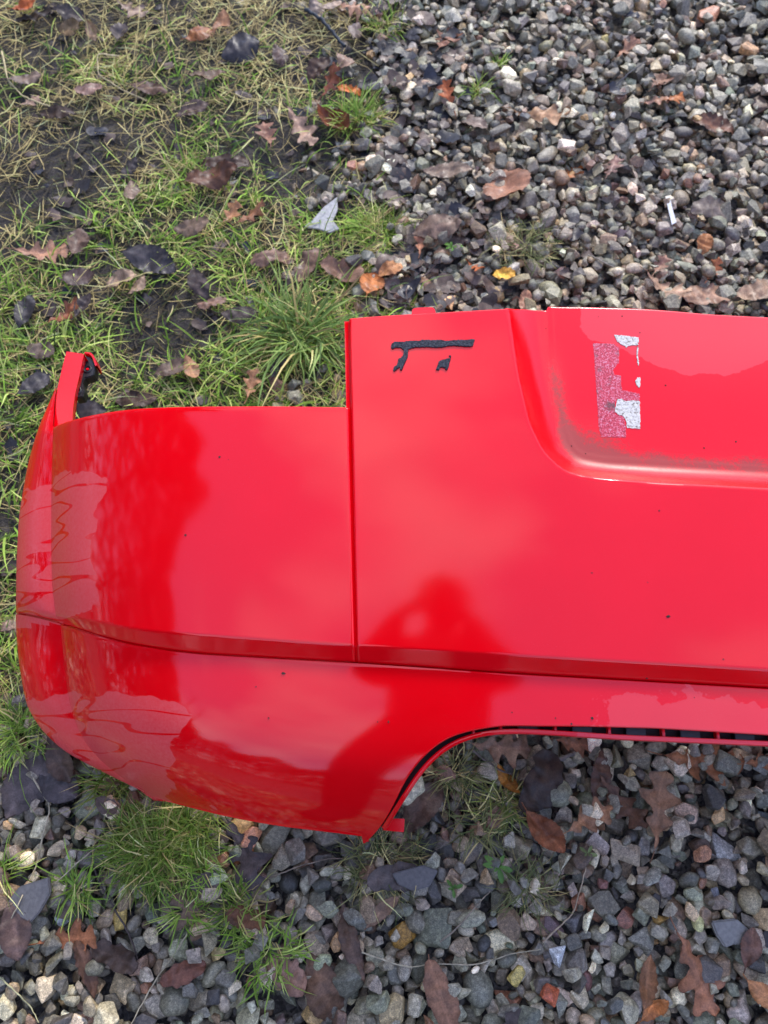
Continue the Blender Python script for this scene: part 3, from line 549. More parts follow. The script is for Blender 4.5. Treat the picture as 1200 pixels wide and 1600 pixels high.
def rec_depth(x, y):
    so, si = line_sd(recO, x, y), line_sd(recI, x, y)
    t = np.where(si > 0, 1., np.clip(so, 0, None)/(np.clip(so, 0, None)+np.clip(-si, 0, None)+1e-9))
    return RD*np.where(so > 0, 1-(1-t*np.clip(so/.0022, 0, 1)**.6)**1.7, 0)+np.where((si > -.002) & (so > 0), .0005*np.exp(-((si-.001)/.0020)**2)*-1, 0)
def zfull(x, y): return zsurf(x/Xr(y), y)-rec_depth(x, y)

bump_root = link('car_bumper', None, label='red plastic rear car bumper lying face up on grass and gravel', category='car bumper')
bump_root.location = (0.4422, 0.32322, 0); bump_root.rotation_euler = (0, 0, math.radians(-3.5))
def film_attr(x, y):
    ax = -x*1.0
    f = np.clip((np.abs(x)-.775)/.06, 0, 1)*np.clip((.075-y)/.05, 0, 1)
    f = np.where(y < -.13, np.clip((np.abs(x)-.60)/.16, 0, 1)*np.clip((-.205-y)/.03, 0, 1), f)
    return f
def surf_attrs(V, recess=False):
    x, y = V[:, 0], V[:, 1]
    g = np.zeros(len(V)); w = np.zeros(len(V))
    if recess:
        so, si = line_sd(recO, x, y), line_sd(recI, x, y)
        g = .55*np.exp(-(si/.013)**2)*np.clip((.22-y)/.05, 0, 1)+.45*np.exp(-(((x+.195)/.035)**2+((y-.085)/.03)**2))+.17*np.clip((.13-y)/.06, 0, 1)+.20
        w = np.clip(.5+(y-(.19+.02*np.sin(x*22)))/.03, 0, 1)*np.clip((x+.235)/.04, 0, 1)
    else:
        w = np.clip(1.0-np.hypot((x+.09)/.10, (y+.235)/.040)*.5, 0, 1)
    return {'film': film_attr(x, y), 'grime': g, 'wet': w}
def part_grid(name, P, recess=False, mat=m_paint, sharp=40, flip=False):
    nr, nc = P.shape[:2]; V = P.reshape(-1, 3)
    return link(name, mesh_np(name, V, grid_faces(nr, nc, flip), attrs=surf_attrs(V, recess), sharp=sharp), mat, bump_root)
def rnd(dist, r): return np.where(dist < r, r-np.sqrt(np.clip(r*r-(r-dist)**2, 0, None)), 0)
def edge_t(n_, L_, r=.003, both=True):
    """distances 0..L_ with extra points at the rolled edges"""
    e = np.array([0, .00025, .0007, .0014, .0022, .003])*(r/.003); m_ = np.linspace(r, L_-(r if both else 0), n_)
    return np.r_[e[:-1], m_, (L_-e[:-1])[::-1]] if both else np.r_[e[:-1], m_]

def upper_panel(name, als, ytop, side_edges, skirt=.014):
    """rows: skirt under the top edge, face, chamfer band, seam wall.  als: columns (signed alpha)"""
    nf, nb_ = 150 if name == 'centre_panel' else 90, 9
    tf = edge_t(nf, 1.0, .008, False)
    yt, yc, yb = ytop(als), Yc(als), Yb(als)
    rows = []
    Yf = yt[None]+(yc-yt)[None]*tf[:, None]; Yband = yc[None]+(yb-yc)[None]*np.linspace(0, 1, nb_+1)[1:, None]
    Y = np.concatenate([Yf, Yband]); al = np.repeat(als[None], len(Y), 0)
    ks = XSEAM(Y)/Xr(Y)                              # the seam between the panels is straight in plan
    if name == 'centre_panel': al = al*(ks-.0015)/.5375
    else: al = np.sign(al)*(ks+.0015+(np.abs(al)-.5405)*(1-ks-.0015)/(1-.5405))
    X = -al*Xr(Y)
    Z = zsurf(al, Y)
    if name == 'centre_panel':
        Z = zsurf(X/Xr(Y)*-1, Y)-rec_depth(X, Y)
    Z = Z-rnd(np.abs(yt[None]-Y), .003)-rnd(np.abs(Y-yb[None]), .0015)
    P = np.stack([X, Y, Z], -1)
    for s_ in side_edges:                             # rolled side edges and their return walls
        xe = P[:, 0 if s_ == 0 else -1, 0]
        P[:, :, 2] -= rnd(np.abs(P[:, :, 0]-xe[:, None]), .0028)
    top = P[0].copy(); top[:, 2] -= skirt; bot_ = P[-1].copy(); bot_[:, 2] -= .005; bot_[:, 1] += .0006
    P = np.concatenate([top[None], P, bot_[None]])
    return P
def cols(a0, a1, n_, e0=True, e1=True):
    w = abs(a1-a0); t = edge_t(n_, w, .0035, True) if (e0 and e1) else (edge_t(n_, w, .0035, False) if e0 else (w-edge_t(n_, w, .0035, False))[::-1] if e1 else np.linspace(0, w, n_))
    return a0+(a1-a0)*t/w
# left and right corner panels
for sgn in (1, -1):
    al = cols(.5405, 1.0, 120, True, False)*sgn
    P = upper_panel('corner_panel', al, lambda q: YtA(np.abs(q)), [0])
    w_ = P[:, :1].copy(); w_[..., 2] -= .0035; P = np.concatenate([w_, P], 1)
    part_grid('corner_panel', P, flip=sgn < 0)
# centre panel with the number plate recess cut into it
al = cols(.5375, -.5375, 400)
P = upper_panel('centre_panel', al, YtB, [0, 1], .13)
for s_ in (0, -1):
    q = -1 if s_ == 0 else 1
    w1 = P[:, s_:s_+1 or None].copy(); w1[..., 2] -= .0025; w2 = w1.copy(); w2[..., 0] += q*.006; w2[..., 2] -= .0012
    P = np.concatenate([w2, w1, P], 1) if s_ == 0 else np.concatenate([P, w1, w2], 1)
nr, nc = P.shape[:2]; V = P.reshape(-1, 3); F = grid_faces(nr, nc)
Nf = np.cross(V[F[:, 2]]-V[F[:, 0]], V[F[:, 3]]-V[F[:, 1]]); VN = np.zeros_like(V)
for k_ in range(4): np.add.at(VN, F[:, k_], Nf)
VN /= np.linalg.norm(VN, axis=1)[:, None]+1e-12
cen = V[F].mean(1); ins = (line_sd(recO, cen[:, 0], cen[:, 1]) > 0)
for nm, f_, rc in (('centre_panel', F[~ins], False), ('number_plate_recess', F[ins], True)):
    u_, inv = np.unique(f_, return_inverse=True)
    me = mesh_np(nm, V[u_], inv.reshape(-1, 4), attrs=surf_attrs(V[u_], rc)); me.normals_split_custom_set_from_vertices(VN[u_].tolist())
    link(nm, me, m_paint, bump_root)
# lower valance, continuous across
al = np.r_[np.linspace(1, .62, 110), np.linspace(.62, .585, 40)[1:], np.linspace(.585, .38, 130)[1:], np.linspace(.38, 0, 90)[1:]]
al = np.r_[al, -al[-2::-1]]
y0 = Yb(al)-.0016; y1 = Ybot(al)
tf = np.r_[0, .0006, .0014, np.linspace(.003, 1, 70)]
Y = y0[None]+(y1-y0)[None]*tf[:, None]
# even spacing near the free edge so that it can roll under
eL = np.abs(y1-y0); AL = np.repeat(al[None], len(Y), 0); X = -AL*Xr(Y); Z = zsurf(AL, Y)-rnd((y0[None]-Y), .0015)
# distance to the free edge in plan (not only along Y) for an even roll
ex, ey = X[-1], Y[-1]
P = np.stack([X, Y, Z], -1)
tx = np.gradient(ex); ty = np.gradient(ey); tn = np.hypot(tx, ty)+1e-9; nx_, ny_ = ty/tn, -tx/tn
flipn = ny_ > 0; nx_ = np.where(flipn, -nx_, nx_); ny_ = np.where(flipn, -ny_, ny_)
rolls = []
for (o_, dz) in ((.0006, .0004), (.0010, .0012), (.0012, .0026), (.0010, .0060), (-.001, .014), (-.006, .022)):
    rolls.append(np.stack([ex+nx_*o_, ey+ny_*o_, Z[-1]-dz], -1))
sk = P[0].copy(); sk[:, 2] -= .007; sk[:, 1] += .0005
sk2 = sk.copy(); sk2[:, 1] += .007; sk2[:, 2] -= .001
P = np.concatenate([sk2[None], sk[None], P, np.array(rolls)])
part_grid('lower_valance', P)
# flared side, split by the seam
def flare(i0, i1, name, sgn):
    R_, S_ = A['FR'][i0:i1+1], A['FS'][i0:i1+1]
    def up_(Q, n_=60):
        s_ = np.r_[0, np.cumsum(np.linalg.norm(np.diff(R_, axis=0), axis=1))]; q = np.linspace(0, s_[-1], n_)
        Y_ = np.stack([np.interp(q, s_, Q[:, k_]) for k_ in range(3)], 1); w = np.exp(-.5*(np.arange(-6, 7)/2.5)**2); w /= w.sum()
        return np.stack([np.convolve(np.pad(Y_[:, k_], 6, mode='reflect', reflect_type='odd'), w, 'valid') for k_ in range(3)], 1)
    r_, s_ = up_(R_), up_(S_); cols_ = []
    r0 = r_.copy()
    for r_i in range(len(r0)):                       # start on the ridge of the painted panels
        if -.345 < r0[r_i, 1] < .13: r0[r_i, 0] = -Xr(r0[r_i, 1])
        if -.335 < r0[r_i, 1] < .125: r0[r_i, 2] = zsurf(1., r0[r_i, 1])
    for u_ in np.linspace(0, 1, 14):
        p = r0+(s_-r0)*u_; p[:, 2] = r0[:, 2]+(s_[:, 2]-r0[:, 2])*(.55*u_+.45*u_**2.6); cols_.append(p)
    for k_, (o_, dz) in enumerate(((.003, .006), (.004, .014), (.003, .05))):
        p = s_.copy(); p[:, 0] -= o_; p[:, 2] -= dz; cols_.append(p)
    p = s_.copy(); k2 = np.clip((p[:, 1]+.06)/.10, 0, 1); p[:, 2] = .004*(1-k2)+(p[:, 2]-.052)*k2; p[:, 0] += .01*(1-k2); cols_.append(p)
    P = np.stack(cols_, 1)
    for e_, sy in ((0, 1 if i0 else 0), (-1, 0 if i0 else -1)):
        if sy: 
            w_ = P[e_:(e_+1) or None].copy(); w_[..., 2] -= .006; P = np.concatenate([w_, P]) if e_ == 0 else np.concatenate([P, w_])
    P[..., 0] *= sgn; P[..., 2] = np.maximum(P[..., 2], .002)
    part_grid(name, P, flip=sgn > 0, sharp=50)
for sgn in (1, -1):
    A['FR'][7, 1] += .0012; A['FS'][7, 1] += .0012
    flare(0, 7, 'side_flare', sgn); A['FR'][7, 1] -= .0028; A['FS'][7, 1] -= .0028; flare(7, 15, 'lower_side_flare', sgn)
    A['FR'][7, 1] += .0016; A['FS'][7, 1] += .0016
# ledge below the lamp opening, its bracket
def slab(name, poly, thick, mat, parent, up=0.0, bev=0.0, jitter=0):
    """closed plate from an outline (n,3), extruded down by thick"""
    import bmesh
    bm = bmesh.new(); poly = np.array(poly, float)
    vs = [bm.verts.new((p[0], p[1], p[2]+up)) for p in poly]; f = bm.faces.new(vs); bm.normal_update()
    if f.normal.z < 0: f.normal_flip()
    r_ = bmesh.ops.extrude_face_region(bm, geom=[f]); vv = [v for v in r_['geom'] if isinstance(v, bmesh.types.BMVert)]
    for v in vs: v.co.z -= thick
    bmesh.ops.recalc_face_normals(bm, faces=bm.faces[:])
    if bev: bmesh.ops.bevel(bm, geom=[e for e in bm.edges if not e.is_wire], offset=bev, segments=2, affect='EDGES', clamp_overlap=True)
    bmesh.ops.triangulate(bm, faces=bm.faces[:])
    me = bpy.data.meshes.new(name); bm.to_mesh(me); bm.free(); return link(name, me, mat, parent)
for sgn in (1, -1):
    Ll, Lr = A['LEDL']*[sgn, 1, 1], A['LEDR']*[sgn, 1, 1]
    q = np.linspace(0, 4, 24); up_ = lambda Q: np.stack([np.interp(q, range(5), Q[:, k_]) for k_ in range(3)], 1)
    l_, r_ = up_(Ll), up_(Lr); C_ = [l_+[0, 0, -.03]]+[l_+[0, 0, -.004], l_]+[l_+(r_-l_)*t for t in (.05, .3, .6, .9)]+[r_, r_+[0, 0, -.003], r_+[.004*-sgn, 0, -.02]]
    P = np.stack(C_, 1); e_ = P[-1:].copy(); e_[..., 2] = np.minimum(e_[..., 2], P[-1:, :, 2]-.02); e_[..., 2] = np.maximum(e_[..., 2], .003)
    led = part_grid('lamp_ledge', np.concatenate([P, e_]), flip=sgn > 0, sharp=35)
    br = slab('lamp_bracket', A['BRK']*[sgn, 1, 1], .018, m_black, bump_root, bev=.0012)
    for h_ in A['BRKH']*[sgn, 1, 1]:
        th = np.linspace(0, 2*np.pi, 17)[:-1]; ri = [(.0042, .0005), (.0052, .0022), (.0062, .0005)]
        V = np.array([[h_[0]+r0*math.cos(t), h_[1]+r0*math.sin(t), h_[2]+z0] for r0, z0 in ri for t in th]); F = np.array([[i*16+j, i*16+(j+1) % 16, (i+1)*16+(j+1) % 16, (i+1)*16+j] for i in range(2) for j in range(16)])
        link('bolt_hole_ring', mesh_np('bolt_hole_ring', V, F), m_black, br)
        V = np.array([[h_[0]+.0022*math.cos(t), h_[1]+.0016*math.sin(t), h_[2]+.0012] for t in th]); 
        slab('bolt_hole_liner', V, .002, m_paint, br)
    rm = A['BRKRIM']*[sgn, 1, 1]; V = np.concatenate([rm, rm+[0, 0, -.022], rm+[0.002*sgn, .002, -.022], rm+[.002*sgn, .002, 0]]); F = np.array([[k_*5+i, k_*5+i+1, ((k_+1) % 4)*5+i+1, ((k_+1) % 4)*5+i] for k_ in range(4) for i in range(4)])
    link('bracket_rim', mesh_np('bracket_rim', V, F, smooth=False, attrs=surf_attrs(V)), m_paint, br)
# lower cutout: thin flange, black channel behind it, clips
fl = A['FLG']; fl = np.concatenate([fl[fl[:, 0] < -.03], [[0, fl[-1, 1], fl[-1, 2]]]])
s_ = np.r_[0, np.cumsum(np.hypot(*np.diff(fl[:, :2], axis=0).T))]; q = np.linspace(0, s_[-1], 110)
f3 = np.stack([np.interp(q, s_, fl[:, k_]) for k_ in range(3)], 1); w = np.exp(-.5*(np.arange(-9, 10)/3.5)**2); w /= w.sum()
f3 = np.stack([np.convolve(np.pad(f3[:, k_], 9, mode='reflect', reflect_type='odd'), w, 'valid') for k_ in range(3)], 1)
f3 = np.concatenate([f3, f3[-2::-1]*[-1, 1, 1]])
t_ = np.gradient(f3[:, :2], axis=0); t_ /= np.linalg.norm(t_, axis=1)[:, None]; nn = np.stack([-t_[:, 1], t_[:, 0]], 1)     # towards the valance
nn[nn[:, 1] < 0] *= -1
def offs(o_, dz): return np.concatenate([f3[:, :2]+nn*o_, f3[:, 2:]+dz], 1)
part_grid('trim_flange', np.stack([offs(.0005, -.016), offs(-.0005, -.003), offs(.0003, -.0006), offs(.0018, 0), offs(.0042, -.0002), offs(.0052, -.0012), offs(.0056, -.016)], 1), flip=True)
part_grid('dark_channel', np.stack([offs(.0045, -.013), offs(.010, -.016), offs(.022, -.014)], 1), mat=m_black, flip=True)
for i in range(6, len(f3)-6, 7):
    if abs(f3[i, 0]) > .34: continue
    wd = .0016 if (i//7) % 2 else .011
    p = f3[i]; t2 = t_[i]; n2 = nn[i]
    if (i//7) % 2 == 0 and abs(p[0]) > .30: wd = .0016
    Q = [np.r_[p[:2]+t2*a_+n2*b_, p[2]] for a_, b_ in ((-wd, .0045), (wd, .0045), (wd, .018), (-wd, .018))]
    slab('clip', Q, .010, m_paint if wd < .004 else m_black, bump_root, up=-.004 if wd < .004 else -.006, bev=.0006)
for sgn in (1, -1):
    slab('lower_tab', A['LTAB']*[sgn, 1, 1], .003, m_paint, bump_root, bev=.0008)
    slab('mounting_tab', A['UTAB']*[sgn, 1, 1], .004, m_paint, bump_root, bev=.001)
# remains of stuck-on badge foam and plate tape
def densify(P, step=.0012, jit=.00035):
    P = np.array(P, float); out = []
    for a, b_ in zip(P, np.roll(P, -1, 0)):
        k_ = max(1, int(np.linalg.norm(b_-a)/step))
        for i in range(k_): out.append(a+(b_-a)*i/k_+rng.normal(0, jit, 2))
    return np.array(out)
def decal(name, poly, th, mat, jit=.0003, **kw):
    q = densify(poly, jit=jit); z = zfull(q[:, 0], q[:, 1])
    return slab(name, np.c_[q, z+th], th+.0006, mat, bump_root, **kw)
for nm in ('TBAR', 'TSQ', 'TDOT'): decal('foam_residue', D[nm], .0022, m_foam, bev=.0005)
for nm in ('K1',): decal('adhesive_residue', D[nm], .0003, m_glue)
for nm in ('W1', 'W2', 'W3', 'W4'): decal('tape_remnant', D[nm], .0007, m_tape)
for o in bump_root.children:
    if o.name.startswith('foam_residue'): o['label'] = 'black crumbling foam left from a badge'
    if o.name.startswith('adhesive_residue'): o['label'] = 'pink grimy adhesive strip in the recess'
    if o.name.startswith('tape_remnant'): o['label'] = 'torn white plate tape'
V0, F0 = ico(2)
for i, p in enumerate(D['SPK']+D['SPKR']):
    r_ = rng.uniform(.0005, .0011) if i not in (0, 3, 6, 7) else .0019
    V = V0*[r_*rng.uniform(.7, 1.4), r_*rng.uniform(.6, 1.2), r_*.5]*(1+rng.normal(0, .18, (len(V0), 1)))
    z = float(zfull(np.array([p[0]]), np.array([p[1]]))[0]); o = link('mud_speck', mesh_np('mud_speck', V, F0), m_mud, bump_root); o.location = (p[0], p[1], z+.0002)

# ------------------------------------------------------------------ fallen leaves
def leaf_mesh(kind, Lf, wd, col, curl, fold, seed):
    """a lobed or oval leaf as a curved sheet with a raised midrib; stalk included"""
    r = np.random.default_rng(seed); nu, nv = 44, 9
    t = np.linspace(0, 1, nu); s_ = np.linspace(-1, 1, nv)
    if kind == 'oak':
        env = np.sin(np.pi*np.clip(t, 0, 1)**1.25)**.75*(.55+.55*t); k_ = r.uniform(3.2, 4.2); ph = r.uniform(0, 1)
        lobL = .68+.36*np.sin(2*np.pi*(k_*t+ph)); lobR = .68+.36*np.sin(2*np.pi*(k_*t+ph+r.uniform(.1, .4)))
    elif kind == 'scrap':
        env = np.sin(np.pi*t)**.35; lobL = .75+.5*(VNoise(seed)(t*9, 0*t+.5)-.5); lobR = .75+.5*(VNoise(seed+1)(t*9, 0*t+.5)-.5)
    elif kind == 'narrow':
        env = np.sin(np.pi*t**.9)**.9; lobL = lobR = 1+.06*np.sin(50*t)
    else:
        env = np.sin(np.pi*t**1.05)**.8; lobL = lobR = 1+.03*np.sin(70*t)
    w = np.where(s_[None] < 0, (env*lobL)[:, None], (env*lobR)[:, None])*wd/2
    side = np.array(s_)[None]*w
    lean = np.abs(side)*(.25 if kind == 'oak' else .12)
    x = (t[:, None]-.5)*Lf+lean+r.normal(0, .006*Lf, (nu, nv)); y = side+Lf*.05*np.sin(3*t[:, None]+r.uniform(0, 6))
    # bending along and across, ripples between the side veins
    ca = curl*r.choice([-1, 1]) if kind != 'oak' else curl
    z = ca*Lf*((t[:, None]-.45)**2)*1.1+fold*np.abs(side)*r.choice([1, 1, -.6])+.012*Lf*np.sin(2*np.pi*(7*t[:, None]-np.abs(s_)[None]*1.6))*np.abs(s_)[None]
    nz = VNoise(seed+5); z += (nz(x/Lf*3+9, y/Lf*3+9)-.5)*Lf*.28*(.4+curl)+(nz(x/Lf*9+9, y/Lf*9+3)-.5)*Lf*.07
    V = np.stack([x, y, z], -1).reshape(-1, 3)
    c = np.array(col)[None]*(.8+.5*nz(x.ravel()/Lf*6+3, y.ravel()/Lf*6))[:, None]
    mid = np.exp(-(np.abs(np.tile(s_, nu))*w.ravel()/(.018*Lf))**2); c = c*(1+.35*mid[:, None])
    edge_ = np.abs(np.tile(s_, nu)) > .95; c[edge_] *= .75
    F = grid_faces(nu, nv)
    # stalk
    sx = np.linspace(0, .17 if kind in ('oak', 'oval') else .05, 6)*Lf; ri = .0009
    zb = z[0, nv//2]; yb_ = y[0, nv//2]; SV, b0 = [], len(V)
    for k_, a in enumerate(sx):
        for q_ in range(4): SV.append([x[0, nv//2]-a, yb_+ri*math.cos(q_*1.571)+.02*a*k_, zb+ri*math.sin(q_*1.571)])
    SF = np.array([[b0+k_*4+q_, b0+k_*4+(q_+1) % 4, b0+(k_+1)*4+(q_+1) % 4, b0+(k_+1)*4+q_] for k_ in range(5) for q_ in range(4)])
    V = np.concatenate([V, SV]); c = np.concatenate([c, np.tile(np.array(col)*.9, (len(SV), 1))])
    return mesh_np('fallen_leaf', V, np.concatenate([F, SF]), attrs={'col': np.clip(c, .004, .8)})
SL, DB, BR, PK, OR, TN, GY_, YE, RB, MV = (.030, .034, .046), (.045, .032, .026), (.125, .072, .045), (.24, .165, .13), (.25, .085, .025), (.33, .23, .13), (.135, .118, .105), (.52, .36, .07), (.10, .038, .02), (.16, .125, .125)
